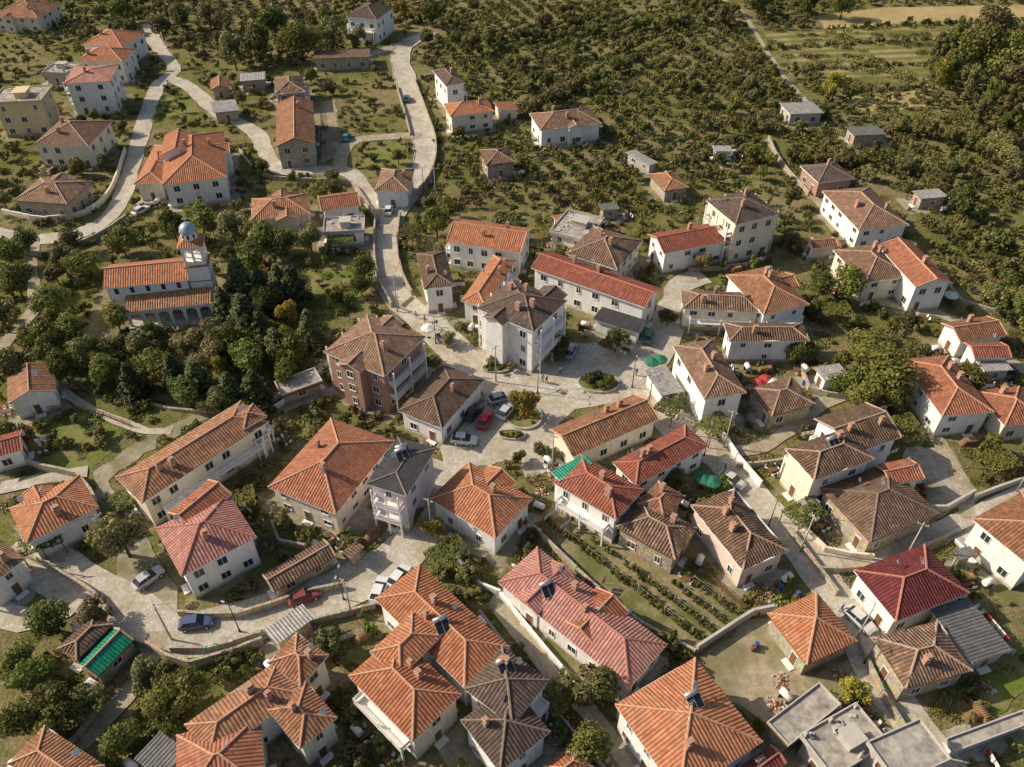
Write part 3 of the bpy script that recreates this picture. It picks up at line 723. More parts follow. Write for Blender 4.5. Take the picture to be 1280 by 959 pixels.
def patch(name,px,mat,block=True,jit=0.35,kind='p'):
    P=[g(*p) for p in px]; z=nz(); Q=[]
    for i in range(len(P)):
        a,b=P[i],P[(i+1)%len(P)]; k=max(1,int((b-a).length/1.5))
        for j in range(k):
            q=a.lerp(b,j/k); Q.append(Vector((q.x+ru(-jit,jit),q.y+ru(-jit,jit),z)))
    bm=bmesh.new(); bm.faces.new([bm.verts.new(q) for q in Q]); bmesh.ops.triangulate(bm,faces=bm.faces[:])
    bmesh.ops.recalc_face_normals(bm,faces=bm.faces[:])
    if sum(f.normal.z for f in bm.faces)<0: bmesh.ops.reverse_faces(bm,faces=bm.faces[:])
    obj_from_bm(bm,name,[mat]); SURF.append(('p',[(p.x,p.y) for p in P],0,z))
    if block: PATCH.append([(p.x,p.y) for p in P])
placed=[]
for (cx,cy,th,hl,hw) in HOUSES:
    if cy>260: continue
    R_=math.hypot(hl,hw)+3.5
    used={k for (x,y,r,k) in placed if math.hypot(x-cx,y-cy)<r+R_}
    k=0
    while k in used: k+=1
    placed.append((cx,cy,R_,k)); z=0.004*(k+1)
    R=Matrix.Rotation(th,3,'Z'); Q=[]
    ex=[ru(.5,2.4) for _ in range(4)]
    c=[(-hl-ex[0],-hw-ex[1]),(hl+ex[2],-hw-ex[1]),(hl+ex[2],hw+ex[3]),(-hl-ex[0],hw+ex[3])]
    for i in range(4):
        a,b=Vector(c[i]),Vector(c[(i+1)%4]); kk=max(1,int((b-a).length/1.2))
        for j in range(kk):
            q=a.lerp(b,j/kk); w=R@Vector((q.x+ru(-.45,.45),q.y+ru(-.45,.45),0)); Q.append(Vector((cx+w.x,cy+w.y,z)))
    bm=bmesh.new(); bm.faces.new([bm.verts.new(q) for q in Q]); obj_from_bm(bm,'yard',[M_yard if rnd()<.45 else M_yard2])
    SURF.append(('p',[(q.x,q.y) for q in Q],0,z))
ZC[0]=0.004*(max(p[3] for p in placed)+1)
VINEY=[(668,652),(740,634),(800,672),(860,712),(935,768),(872,812),(800,775),(720,705)]
patch('vineyard_soil',VINEY,M_yard2)
patch('bare_yard',[(870,830),(935,775),(965,772),(1008,850),(1075,815),(1080,860),(1040,885),(960,905),(915,875)],M_soil)
patch('dirt_yard',[(1040,850),(1085,830),(1150,900),(1180,925),(1090,935),(1050,890)],M_soil,block=False)
patch('lawn',[(35,545),(60,525),(110,520),(165,545),(110,590),(40,585)],M_lawn,block=False)
patch('lawn',[(385,335),(440,320),(460,350),(455,385),(395,395)],M_lawn,block=False)
patch('dirt_lot',[(385,130),(420,125),(425,195),(400,205),(398,160)],M_soil)
patch('lawn',[(455,190),(480,178),(512,182),(515,205),(470,225),(455,212)],M_lawn,block=False)
patch('grass_verge',[(205,120),(235,122),(255,140),(215,145),(195,160)],M_lawn,block=False)
patch('dry_crop_field',[(1020,20),(1100,10),(1300,6),(1300,24),(1150,28),(1030,36)],M_crop)
patch('tilled_field',[(955,42),(1030,38),(1300,26),(1230,50),(1160,108),(1075,112),(990,80)],M_field,block=False)
patch('dry_crop_field',[(1050,120),(1165,112),(1165,135),(1060,142)],M_crop,block=False)
patch('bare_yard',[(1130,560),(1190,560),(1225,625),(1165,650),(1120,590)],M_yard)
patch('courtyard',[(1225,840),(1280,830),(1290,860),(1235,905),(1200,880)],M_lawn,block=False)
patch('paved_square',[(545,405),(575,430),(600,455),(690,455),(712,428),(790,432),(812,400),(835,362),(856,365),(845,395),(838,425),(806,455),(812,500),(850,530),(870,560),(835,550),(790,500),(720,512),(690,535),(650,575),(560,588),(550,560),(605,500),(600,478),(560,455)],M_road)
patch('paved_square',[(650,575),(700,515),(690,585),(660,600)],M_road)
patch('paved_yard',[(118,592),(175,550),(240,518),(262,522),(170,575),(135,600),(175,660),(225,745),(215,790),(150,790),(142,690)],M_yard)
road('main_road',[(540,40),(515,52),(500,68),(507,100),(520,140),(531,180),(527,215),(508,245),(488,275),(481,310),(487,350),(505,380),(540,408)],5.6,kerb=True)
road('main_road',[(535,402),(570,440),(600,470)],6.2)
road('lane',[(515,52),(470,66),(440,72)],4.5,M_dirt)
road('lane',[(488,275),(462,248),(440,218),(400,213),(350,212),(332,190),(318,165),(272,140),(235,108),(205,100),(188,130),(172,185),(158,230),(142,265),(105,290),(40,300),(-20,288)],4.2)
road('lane',[(205,100),(218,85),(195,55),(185,30)],4.0)
road('lane',[(42,300),(38,340),(45,380),(15,420),(-10,445)],2.6,M_dirt)
road('lane',[(425,215),(428,192),(445,176),(505,170),(525,172)],3.5,M_dirt)
road('village_street',[(560,580),(545,605),(533,655),(505,690),(468,715),(415,742),(350,765),(280,785),(210,795),(165,765),(105,735),(55,705),(10,690)],6.4)
road('village_street',[(200,790),(175,845),(130,900),(60,965)],2.4,M_dirt)
road('village_street',[(600,470),(640,490),(700,475),(790,470),(830,430),(845,390),(850,358),(880,345)],5)
road('village_street',[(815,500),(855,535),(900,575),(935,612),(975,655),(1010,700),(1060,770),(1100,850),(1160,930),(1200,990)],4.8)
road('lane',[(1010,702),(1070,700),(1130,685),(1200,655),(1300,612)],3.6)
road('lane',[(895,565),(950,560),(990,535),(1040,500),(1120,478),(1165,540),(1200,600),(1210,650)],2.2,M_dirt)
road('lane',[(625,760),(680,830),(740,895),(800,975)],2.0,M_dirt)
road('footpath',[(75,487),(120,515),(185,540),(215,540)],1.6)
road('footpath',[(340,505),(400,465),(420,440)],1.2)
road('lane',[(110,735),(80,760),(30,775),(-20,760)],3.4)
road('lane',[(0,610),(60,600),(110,590)],2.6)
road('lane',[(960,175),(985,215),(1020,250),(1045,290)],1.8,M_dirt)
road('lane',[(1085,375),(1150,390),(1190,400),(1290,470)],2.2,M_dirt)
road('lane',[(905,0),(930,20),(975,90),(1010,130)],1.6,M_dirt)
print('ZC',ZC[0])

# ------------------------------------------------------------ walls and fences
def wall(px,h=1.2,t=0.35,mat=None,name='stone_wall'):
    P=smooth_pts([g(*p) for p in px],3.0); bm=bmesh.new()
    for i in range(len(P)-1):
        a,b=P[i],P[i+1]; d=(b-a); 
        if d.length<.05: continue
        d.normalize(); s=Vector((-d.y,d.x,0))*t/2
        hh=h*(1+0.12*noise.noise(a*0.3)); b=b-d*0.003
        v=[bm.verts.new(p) for p in (a-s,b-s,b+s,a+s,a-s+Vector((0,0,hh)),b-s+Vector((0,0,hh)),b+s+Vector((0,0,hh)),a+s+Vector((0,0,hh)))]
        for f in ((4,5,6,7),(0,1,5,4),(1,2,6,5),(2,3,7,6),(3,0,4,7)): bm.faces.new([v[k] for k in f])
    return obj_from_bm(bm,name,[mat or WM['stone']])
def fence(px,h=1.3,mat=None):
    P=smooth_pts([g(*p) for p in px],2.2); bm=bmesh.new()
    for i,p in enumerate(P):
        cyl(bm,p,p+Vector((0,0,h)),.05,.045,6)
        if i<len(P)-1:
            for z in (.25,.65,1.1): beam(bm,p+Vector((0,0,z)),P[i+1]+Vector((0,0,z)),.05,.05)
            for k in range(1,6):
                q=p.lerp(P[i+1],k/6); cyl(bm,q+Vector((0,0,.08)),q+Vector((0,0,h-.1)),.02,.02,4)
    obj_from_bm(bm,'garden_fence',[mat or M_wood])
wall([(517,100),(532,140),(545,180),(541,215),(522,245)],1.4)
wall([(496,110),(508,150),(513,170)],0.9)
wall([(470,270),(468,310),(473,350),(490,385)],1.3)
wall([(500,270),(497,310),(503,345),(515,370)],1.3)
wall([(0,315),(60,322),(120,300),(160,275)],1.4)
wall([(5,268),(60,278),(110,268),(140,240),(158,190)],1.4,mat=WM['cream'],name='garden_wall')
wall([(345,505),(405,462)],1.6); wall([(280,515),(345,512),(420,450)],1.0,mat=WM['white'],name='garden_wall')
wall([(25,535),(35,580),(100,598),(118,620),(140,680)],1.4)
wall([(165,500),(215,513),(270,517)],0.6)
wall([(225,770),(300,772),(380,745),(430,735)],1.3)
wall([(215,815),(260,815),(330,795),(400,778),(470,760)],1.2)
wall([(150,800),(190,812),(240,835),(330,805)],1.6)
wall([(20,690),(70,715),(120,745),(140,770)],1.3)
wall([(600,770),(660,850),(720,925),(770,985)],1.4)
wall([(625,745),(690,825),(740,880)],1.1,mat=WM['white'],name='garden_wall')
wall([(870,815),(940,770),(965,765)],1.6,mat=WM['grey'],name='garden_wall')
wall([(1070,800),(1100,870),(1150,945)],1.3)
wall([(985,665),(1015,705),(1045,745)],1.2)
wall([(1020,715),(1090,712),(1180,675),(1225,655)],1.2)
wall([(920,585),(975,580),(1010,560)],1.2)
wall([(1215,625),(1290,598)],1.2,mat=WM['grey'],name='garden_wall')
wall([(900,545),(920,575),(950,610)],1.5,mat=WM['white'],name='garden_wall')
fence([(395,810),(420,805),(455,790)],1.2,M_white)
wall([(300,190),(320,215),(345,225),(400,228),(440,232),(462,262)],1.0)
wall([(960,175),(975,205),(1010,245)],1.2); wall([(860,340),(900,338),(940,332)],1.0)
wall([(520,395),(500,385),(515,372)],0.6); wall([(130,880),(100,925),(40,970)],1.2)
wall([(655,650),(720,715),(800,782),(868,818)],1.1)
wall([(1130,640),(1180,640),(1215,620)],1.5,mat=WM['grey'],name='garden_wall')
wall([(570,700),(600,735),(625,745)],1.3,mat=WM['white'],name='garden_wall')
wall([(340,640),(350,680),(400,690),(440,665)],1.2); wall([(1000,450),(1010,490),(1060,500),(1100,520)],1.2)
wall([(1010,620),(1000,660),(1030,690),(1090,700)],1.2,mat=WM['cream'],name='garden_wall')
wall([(1180,350),(1200,380),(1260,395)],1.1)
for f in ([(140,870),(160,850),(185,835)],[(30,800),(70,790),(100,800)],[(745,632),(860,705),(930,762)],[(300,590),(330,600)],[(1230,560),(1250,600),(1290,590)],[(560,260),(600,262),(640,258)],[(850,330),(930,322)],[(1195,870),(1240,905)],[(440,700),(500,640)],[(60,515),(110,515),(165,535)],[(400,200),(402,160),(398,130)],[(1185,360),(1230,350),(1270,372)],[(690,880),(740,940)]): fence(f)

# ------------------------------------------------------------ vegetation meshes
def leaf_object_mesh(name,pos,nrm,size,mats,trunk=None):
    n=len(pos); a=np.random.normal(size=(n,3)); t=np.cross(nrm,a); t/=np.linalg.norm(t,axis=1)[:,None]+1e-9
    b=np.cross(nrm,t); b/=np.linalg.norm(b,axis=1)[:,None]+1e-9
    s=(size*(0.6+0.8*np.random.rand(n)))[:,None]
    V=np.empty((n,4,3)); V[:,0]=pos-t*s*.5; V[:,1]=pos-b*s*.36; V[:,2]=pos+t*s*.5; V[:,3]=pos+b*s*.36
    bm=bmesh.new()
    if trunk: trunk(bm)
    me=bpy.data.meshes.new(name); 
    tv=[tuple(v.co) for v in bm.verts]; bm.verts.index_update(); tf=[[v.index for v in f.verts] for f in bm.faces]; bm.free()
    k=len(tv); verts=tv+[tuple(x) for x in V.reshape(-1,3)]
    faces=tf+[(k+4*i,k+4*i+1,k+4*i+2,k+4*i+3) for i in range(n)]
    me.from_pydata(verts,[],faces)
    for m in mats: me.materials.append(m)
    mi=np.zeros(len(faces),dtype=np.int32); mi[:len(tf)]=1; me.polygons.foreach_set('material_index',mi)
    me.update(); return me
def broadleaf(name,Ht,R,nb,nl,size,mat,crown_lo=0.3,flat=1.0):
    blobs=[]; cz=Ht*(crown_lo+1)/2; rz=Ht*(1-crown_lo)/2
    for i in range(nb):
        d=np.random.normal(size=3); d/=np.linalg.norm(d); q=np.random.rand()**0.4*0.78
        c=np.array([d[0]*R*q,d[1]*R*q,cz+d[2]*rz*q*0.85]); r=R*(0.22+0.20*np.random.rand())
        blobs.append((c,r))
    w=np.array([b[1]**2 for b in blobs]); w/=w.sum(); idx=np.random.choice(nb,nl,p=w)
    C=np.array([blobs[i][0] for i in idx]); Rr=np.array([blobs[i][1] for i in idx])
    d=np.random.normal(size=(nl,3)); d/=np.linalg.norm(d,axis=1)[:,None]
    pos=C+d*(Rr*(0.55+0.5*np.random.rand(nl)**0.6))[:,None]; pos[:,2]=np.maximum(pos[:,2],0.1)
    nr=d+np.random.normal(size=(nl,3))*0.5+np.array([0,0,.25]); nr/=np.linalg.norm(nr,axis=1)[:,None]
    def trunk(bm):
        r0=max(.05,Ht*0.028); top=Vector((0,0,Ht*0.5)); cyl(bm,Vector((0,0,-.2)),top,r0,r0*.5,7)
        for i in range(min(6,nb)):
            c=Vector(blobs[i][0]); cyl(bm,Vector((0,0,Ht*(0.22+0.05*i))),c,r0*.45,r0*.12,5)
    return leaf_object_mesh(name,pos,nr,size,[mat,M_bark],trunk)
def conifer(name,Ht,R,nl,mat,power=0.85):
    pos=[];nr=[]; tiers=13
    for i in range(nl):
        t=int(tiers*(np.random.rand()**1.25)); z=Ht*(0.10+0.88*(t+0.25*np.random.rand())/tiers)
        rr=R*(1-(z/Ht))**power+0.12; k=7+((t*5)%4); br=np.random.randint(k)
        a=2*pi*br/k+t*1.3+np.random.normal()*0.16; q=np.random.rand()**0.55; lim=rr*(0.65+0.45*((br*7+t*3)%5)/4)
        r=lim*q; zz=z-0.16*r+np.random.normal()*.12
        pos.append((r*cos(a),r*sin(a),max(.2,zz))); nr.append((cos(a)*.4+np.random.normal()*.5,sin(a)*.4+np.random.normal()*.5,0.8))
    pos=np.array(pos); nr=np.array(nr); nr/=np.linalg.norm(nr,axis=1)[:,None]
    def trunk(bm): cyl(bm,Vector((0,0,-.2)),Vector((0,0,Ht*.95)),Ht*.022,.02,7)
    return leaf_object_mesh(name,pos,nr,0.48,[mat,M_bark],trunk)
T_big=[broadleaf('broadleaf_mesh_%d'%i,8,3.6,[24,18,28][i],3600,0.43,[LF,LO,LF][i],0.18) for i in range(3)]
T_bigy=[broadleaf('yellow_tree_mesh',7,2.6,16,3000,0.36,LY,0.15)]
T_mid=[broadleaf('mid_tree_mesh_%d'%i,4.6,2.0,13,1400,0.35,[LF,LO,LO][i],0.15) for i in range(3)]
T_orch=[broadleaf('orchard_mesh_%d'%i,2.7,1.3,[8,6,9][i],430,0.35,[LO,LF,LO][i],0.12) for i in range(3)]
T_shrub=[broadleaf('shrub_mesh_%d'%i,1.5,1.0,7,320,0.29,[LF,LW,LO][i],0.0) for i in range(3)]
T_con=[conifer('conifer_mesh_%d'%i,10,[3.7,3.2][i],4200,LC,[.7,.8][i]) for i in range(2)]
T_pop=[broadleaf('poplar_mesh_%d'%i,14,2.6,26,4400,0.45,[LO,LF][i],0.08) for i in range(2)]
def weed_mesh(name,mat):
    n=210; r=np.random.rand(n)**.6*1.9; a=np.random.rand(n)*2*pi
    pos=np.stack([r*np.cos(a),r*np.sin(a)*.8,0.06+np.random.rand(n)*0.42*(1-r/2.4)],1); nr=np.random.normal(size=(n,3))+np.array([0,0,.8]); nr/=np.linalg.norm(nr,axis=1)[:,None]
    return leaf_object_mesh(name,pos,nr,0.36,[mat])
T_weed=[weed_mesh('weed_mesh_0',LW),weed_mesh('weed_mesh_1',LG),weed_mesh('weed_mesh_2',LW)]
def inst(me,name,x,y,s,parent=None,sz=None,z=0.0):
    o=bpy.data.objects.new(name,me); o.location=(x,y,z); o.rotation_euler=(ru(-.04,.04),ru(-.04,.04),ru(0,6.28)); k=ru(.85,1.15)
    o.scale=(s*k,s/k,(sz or s*ru(.85,1.2))); COL.objects.link(o)
    if parent: o.parent=parent
    return o
GX0,GY0,GS=-330,0,0.5; GWn,GHn=1320,820
occ=np.zeros((GHn,GWn),dtype=bool); occR=np.zeros((GHn,GWn),dtype=bool)
YY,XX=np.mgrid[0:GHn,0:GWn]; XX=GX0+XX*GS; YY=GY0+YY*GS
def win(x0,x1,y0,y1):
    return slice(max(0,int((y0-GY0)/GS)),min(GHn,int((y1-GY0)/GS)+2)),slice(max(0,int((x0-GX0)/GS)),min(GWn,int((x1-GX0)/GS)+2))
for (cx,cy,th,hl,hw) in HOUSES:
    r=math.hypot(hl,hw)+1; w=win(cx-r,cx+r,cy-r,cy+r); X=XX[w]-cx; Y=YY[w]-cy
    lx=X*cos(th)+Y*sin(th); ly=-X*sin(th)+Y*cos(th); occ[w]|=(abs(lx)<hl+.1)&(abs(ly)<hw+.1)
occH=occ.copy()
for pts,hw in ROADS:
    for i in range(len(pts)):
        x,y=pts[i]; r=hw+.1; w=win(x-r,x+r,y-r,y+r); m=((XX[w]-x)**2+(YY[w]-y)**2)<r*r; occ[w]|=m; occR[w]|=m
for P in PATCH:
    xs=[p[0] for p in P]; ys=[p[1] for p in P]; w=win(min(xs),max(xs),min(ys),max(ys)); X=XX[w];Y=YY[w]; c=np.zeros(X.shape,bool); j=len(P)-1
    for i in range(len(P)):
        if P[j][1]!=P[i][1]:
            c^=((P[i][1]>Y)!=(P[j][1]>Y))&(X<(P[j][0]-P[i][0])*(Y-P[i][1])/(P[j][1]-P[i][1])+P[i][0])
        j=i
    occ[w]|=c
def free(x,y,r,G=None):
    w=win(x-r,x+r,y-r,y+r); s=(occ if G is None else G)[w]
    return s.size>0 and not s.any()
veg=empty('garden_vegetation'); orch=empty('orchard_trees'); vine=empty('vineyard_rows')
def tree(px,py,Ht,kind='b'):
    p=g(px,py,Ht*0.55)
    if kind=='b': inst(random.choice(T_big),'broadleaf_tree',p.x,p.y,Ht/8*ru(.92,1.1),sz=Ht/8)
    elif kind=='c': inst(random.choice(T_con),'conifer_tree',p.x,p.y,Ht/11*1.15,sz=Ht/11.5)
    elif kind=='y': inst(T_bigy[0],'yellow_green_tree',p.x,p.y,Ht/7)
    elif kind=='m': inst(random.choice(T_mid),'small_tree',p.x,p.y,Ht/4.6)
    elif kind=='p': inst(random.choice(T_pop),'poplar_tree',p.x,p.y,Ht/14,sz=Ht/14)
for t in [(295,340,12),(322,352,10),(278,372,9),(302,385,11),(345,345,9),(365,350,10),(160,470,9),(215,458,9),(245,465,10),(282,482,9),(316,480,9),(345,425,9),(383,402,9),(325,400,8)]: tree(*t,'c')
for t in [(312,318,8),(362,440,7),(240,425,7),(288,425,8),(190,455,7),(258,440,7),(335,375,7),(180,430,6),(230,490,7),(355,465,6),(265,500,6),(60,375,8),(18,350,8),(100,330,7),(150,300,7),(250,272,9),(290,285,8),(330,295,8),(110,440,7),(143,395,7),(50,425,8),(20,458,8),(128,462,7),(270,410,6),(310,445,8),(215,280,8),(352,300,7),(398,238,6),(455,335,6),(148,668,9),(1103,462,11),(1085,435,9),(1062,352,8),(1027,355,7),(742,855,7),(733,930,6),(770,425,5),(60,770,6),(120,765,5),(40,845,6),(70,880,6),(230,862,6),(180,848,5),(320,50,12),(290,62,11),(375,48,12),(405,40,11),(445,45,8),(340,25,11),(85,410,7),(75,455,7),(30,300,6),(0,395,7),(190,415,5),(420,235,5),(545,275,7),(560,258,6),(700,430,4),(1150,440,6),(1215,470,6),(950,0,11),(905,20,8),(1055,5,9),(1010,0,9),(590,50,8),(540,15,9),(610,45,7),(450,355,5),(1080,495,7),(1120,490,7),(1060,480,6),(150,10,9),(200,30,9),(260,20,10),(225,20,9),(680,25,7),(90,300,6),(10,315,7),(1270,200,8),(1245,180,9),(835,395,4),(880,325,5),(990,300,5),(1000,440,5),(845,600,4),(1080,660,4),(20,830,5),(105,880,5),(60,915,5),(200,875,5),(150,925,5),(20,900,6)]: tree(*t,'b')
for t in [(655,502,7),(500,10,8),(1068,865,5),(360,390,6),(545,280,6),(540,655,5),(1045,105,8),(1180,95,9),(300,425,5),(120,445,6),(420,365,4),(70,400,6),(200,470,5),(270,455,5)]: tree(*t,'y')
for t in [(1175,60,15),(1195,75,15),(1215,50,16),(1235,60,16),(1258,70,15),(1275,50,16),(1215,100,14),(1245,110,14),(1270,125,14),(1200,40,15),(1228,140,11),(1260,155,12),(1285,90,15),(1300,130,14),(1250,30,15)]: tree(*t,'p' if rnd()<.7 else 'b')
for t in [(735,472,2.6),(748,468,2.8),(762,474,2.6),(752,480,2.4),(615,450,2.5),(640,458,2.2),(560,420,4),(648,570,3),(700,440,4),(690,565,3),(675,560,3),(560,680,3.5),(580,715,4),(520,640,3),(440,680,4),(320,660,4.5),(350,650,4)]: tree(*t,'m')
# vineyard: clear rows of vines on trellis wires
VP=[(p.x,p.y) for p in [g(*q) for q in VINEY]]
pa,pb,pc=g(668,652),g(872,812),g(740,634)
d1=(pb-pa).normalized(); nrm=Vector((-d1.y,d1.x,0)); 
if nrm.dot(pc-pa)<0: nrm=-nrm
bm=bmesh.new()
for i in range(1,14):
    seg=[]
    for k in range(0,70):
        p=pa+nrm*(i*2.1-1.0)+d1*(k*0.85-8)
        if in_poly(p.x,p.y,VP) and free(p.x,p.y,.3,occH):
            if rnd()<.94: inst(random.choice((T_shrub[0],T_shrub[2],T_shrub[0])),'vine',p.x+ru(-.1,.1),p.y+ru(-.1,.1),ru(.5,.66),vine,sz=ru(.8,1.1),z=.1)
            if k%5==0: seg.append(p.copy())
    for a,b in zip(seg,seg[1:]):
        if (b-a).length<5:
            for z in(1.0,1.6): cyl(bm,a+Vector((0,0,z)),b+Vector((0,0,z)),.015,.015,4)
    for a in seg: cyl(bm,a,a+Vector((0,0,1.8)),.05,.05,6)
obj_from_bm(bm,'vineyard_trellis',[M_conc])
ORCH=[g(*p) for p in [(-150,-25),(1500,-25),(1500,520),(1290,480),(1260,410),(1180,360),(1140,250),(1100,215),(980,215),(900,235),(800,270),(700,262),(560,250),(555,190),(540,130),(525,60),(440,75),(330,90),(250,70),(190,50),(60,60),(0,40),(-150,30)]]
ORCH=[(p.x,p.y) for p in ORCH]
FIELD=[(p.x,p.y) for p in [g(*q) for q in [(955,42),(1030,38),(1300,26),(1230,50),(1160,108),(1075,112),(990,80)]]]
cnt=0
for i in range(-140,160):
    for j in range(0,200):
        # plots with different row directions
        X=i*4.4; Y=j*2.5
        for (ang,sel) in ((0.35,0),(-0.75,1)):
            ca,sa=cos(ang),sin(ang); x=X*ca-Y*sa+60; y=X*sa+Y*ca+(60 if sel==0 else 40)
            if sel==1: x-=120
            if y<100 or y>345 or abs(x)>0.67*y+30: continue
            if (int(floor((x+0.4*y)/52))+int(floor((y-.2*x)/46)))%2!=sel: continue
            x+=ru(-.35,.35); y+=ru(-.35,.35)
            if not in_poly(x,y,ORCH) or in_poly(x,y,FIELD): continue
            n2_=noise.noise(Vector((x*0.05,y*0.05,9)))
            if rnd()<0.08+max(0,-n2_-.15)*1.0: continue
            if not free(x,y,1.0): continue
            r=rnd()
            if r<0.035+max(0,n2_)*.12: inst(random.choice(T_mid),'tree',x,y,ru(.7,1.3),orch)
            elif r<.08: inst(random.choice(T_shrub),'shrub',x,y,ru(.8,1.4),orch)
            else: inst(random.choice(T_orch),'fruit_tree',x,y,ru(.72,1.08)*(1+.35*n2_),orch)
            cnt+=1
# hedgerow trees dividing the plots
for k in range(420):
    t=rnd(); line=random.choice([((600,30),(760,240)),((700,20),(960,170)),((780,90),(560,180)),((860,60),(1040,200)),((1000,120),(1280,330)),((640,110),(900,120)),((560,60),(900,30)),((1100,160),(1270,200)),((1170,210),(1290,420)),((880,200),(1100,210))])
    A,B=g(*line[0]),g(*line[1]); p=A.lerp(B,t)+Vector((ru(-1.5,1.5),ru(-1.5,1.5),0))
    if free(p.x,p.y,1.2): inst(random.choice(T_mid+T_shrub),'hedge_shrub',p.x,p.y,ru(.6,1.25),orch)
for (a,b,n) in [((955,62),(1250,45),60),((990,88),(1180,80),40),((1030,36),(1300,26),50),((1050,116),(1160,110),26)]:
    A,B=g(*a),g(*b)
    for k in range(n):
        p=A.lerp(B,(k+rnd())/n); inst(random.choice(T_shrub),'shrub',p.x+ru(-1,1),p.y+ru(-1.2,1.2),ru(.5,1.2),orch)
c2=0
WOOD=[(p.x,p.y) for p in [g(*q) for q in [(0,310),(120,295),(200,265),(400,285),(395,440),(280,512),(170,500),(90,480),(0,450)]]]
for k in range(25000):
    y=ru(18,320); x=ru(-1,1)*(0.66*y+25)
    if in_poly(x,y,ORCH): 
        if k%5<1 and free(x,y,1): inst(random.choice(T_weed),'weeds',x,y,ru(.8,1.4),orch)
        continue
    nn=noise.noise(Vector((x*0.06,y*0.06,7)))
    wood=in_poly(x,y,WOOD)
    r=rnd()
    if wood: th=(0.010,0.05,0.20,0.44)
    else: th=(0.003,0.032+max(0,nn)*.05,0.18+max(0,nn)*0.2,0.40+max(-.1,nn)*.3)
    if r<th[0] and free(x,y,2.0): inst(random.choice(T_big),'tree',x,y,ru(.55,.85),veg)
    elif r<th[1] and free(x,y,1.1): inst(random.choice(T_mid),'tree',x,y,ru(.5,1.1),veg)
    elif r<th[2] and free(x,y,.5): inst(random.choice(T_shrub+T_orch),'shrub',x,y,ru(.45,1.1),veg)
    elif r<th[3] and free(x,y,.4): inst(random.choice(T_weed),'weeds',x,y,ru(.35,1.0),veg); c2+=1
for (cx,cy,th,hl,hw) in HOUSES:
    if cy>240: continue
    for k in range(random.randint(8,16)):
        s=random.choice((0,1)); 
        if s: lx=random.choice((-1,1))*(hl+ru(.6,2.8)); ly=ru(-hw-1,hw+1)
        else: ly=random.choice((-1,1))*(hw+ru(.6,2.8)); lx=ru(-hl-1,hl+1)
        x=cx+lx*cos(th)-ly*sin(th); y=cy+lx*sin(th)+ly*cos(th)
        if free(x,y,.4): inst(random.choice(T_shrub+T_weed+T_orch[:2]),'shrub',x,y,ru(.35,.9),veg)
for pts,hw in ROADS:
    for i in range(0,len(pts)-1,1):
        if pts[i][1]>260 or rnd()<.35: continue
        dx,dy=pts[i+1][0]-pts[i][0],pts[i+1][1]-pts[i][1]; l=math.hypot(dx,dy)+1e-6; s=random.choice((-1,1))*(hw+ru(.1,1.0))
        x,y=pts[i][0]-dy/l*s,pts[i][1]+dx/l*s
        w=win(x-.2,x+.2,y-.2,y+.2)
        if not occR[w].any() and free(x,y,.3,occH) : inst(random.choice(T_weed),'weeds',x,y,ru(.25,.55),veg)
print('ORCH',cnt,'weeds',c2,'objs',len(bpy.data.objects))

# ------------------------------------------------------------ yard clutter
def mesh_of(fn,name,mats):
    bm=bmesh.new(); fn(bm); me=bpy.data.meshes.new(name); bm.to_mesh(me); bm.free()
    for m in mats: me.materials.append(m)
    return me
def f_table(bm):
    box(bm,-.8,.8,-.45,.45,.70,.75)
    for x in(-.7,.65):
        for y in(-.38,.33): box(bm,x,x+.05,y,y+.05,0,.70)
    for x,y in((-.5,-.9),(.4,-.9),(-.5,.75),(.4,.75)):
        box(bm,x-.2,x+.2,y-.2,y+.2,.42,.46,1); box(bm,x-.2,x+.2,(y-.2 if y<0 else y+.16),(y-.16 if y<0 else y+.2),.46,.9,1)
        for a in(-.18,.14):
            for b in(-.18,.14): box(bm,x+a,x+a+.04,y+b,y+b+.04,0,.42,1)
def f_barrel(bm):
    for k,(x,y) in enumerate(((0,0),(.7,.15))):
        pr=[(0,.27),(.25,.31),(.55,.31),(.88,.27)]
        for (a,r),(b,s) in zip(pr,pr[1:]): cyl(bm,Vector((x,y,a)),Vector((x,y,b)),r,s,14,k)
def f_wood(bm):
    for r in range(5):
        for c in range(12-r): cyl(bm,Vector((-1.4+c*.25+r*.12,-.45+ru(-.05,.05),.12+r*.21)),Vector((-1.4+c*.25+r*.12,.45+ru(-.05,.05),.12+r*.21)),.11,.11,7)
def f_laundry(bm):
    for x in(-2,2): cyl(bm,Vector((x,0,0)),Vector((x,0,2)),.04,.04,6,3)
    cyl(bm,Vector((-2,0,1.9)),Vector((2,0,1.9)),.012,.012,4,3)
    x=-1.7
    while x<1.5:
        w=ru(.35,.8); hh=ru(.5,1.1); m=random.randrange(3); n=4
        for k in range(n):
            a,b=x+w*k/n,x+w*(k+1)/n; ya,yb=.06*sin(k*1.7),.06*sin((k+1)*1.7)
            v=[bm.verts.new(p) for p in((a,0,1.9),(b,0,1.9),(b,yb,1.9-hh),(a,ya,1.9-hh))]; bm.faces.new(v).material_index=m
        x+=w+.1
def f_tank(bm):
    cyl(bm,Vector((-.7,0,1.1)),Vector((.7,0,1.1)),.45,.45,16); 
    for x in(-.5,.5): box(bm,x-.04,x+.04,-.4,.4,0,.72,1)
    cyl(bm,Vector((0,0,1.5)),Vector((0,0,1.62)),.15,.15,10)
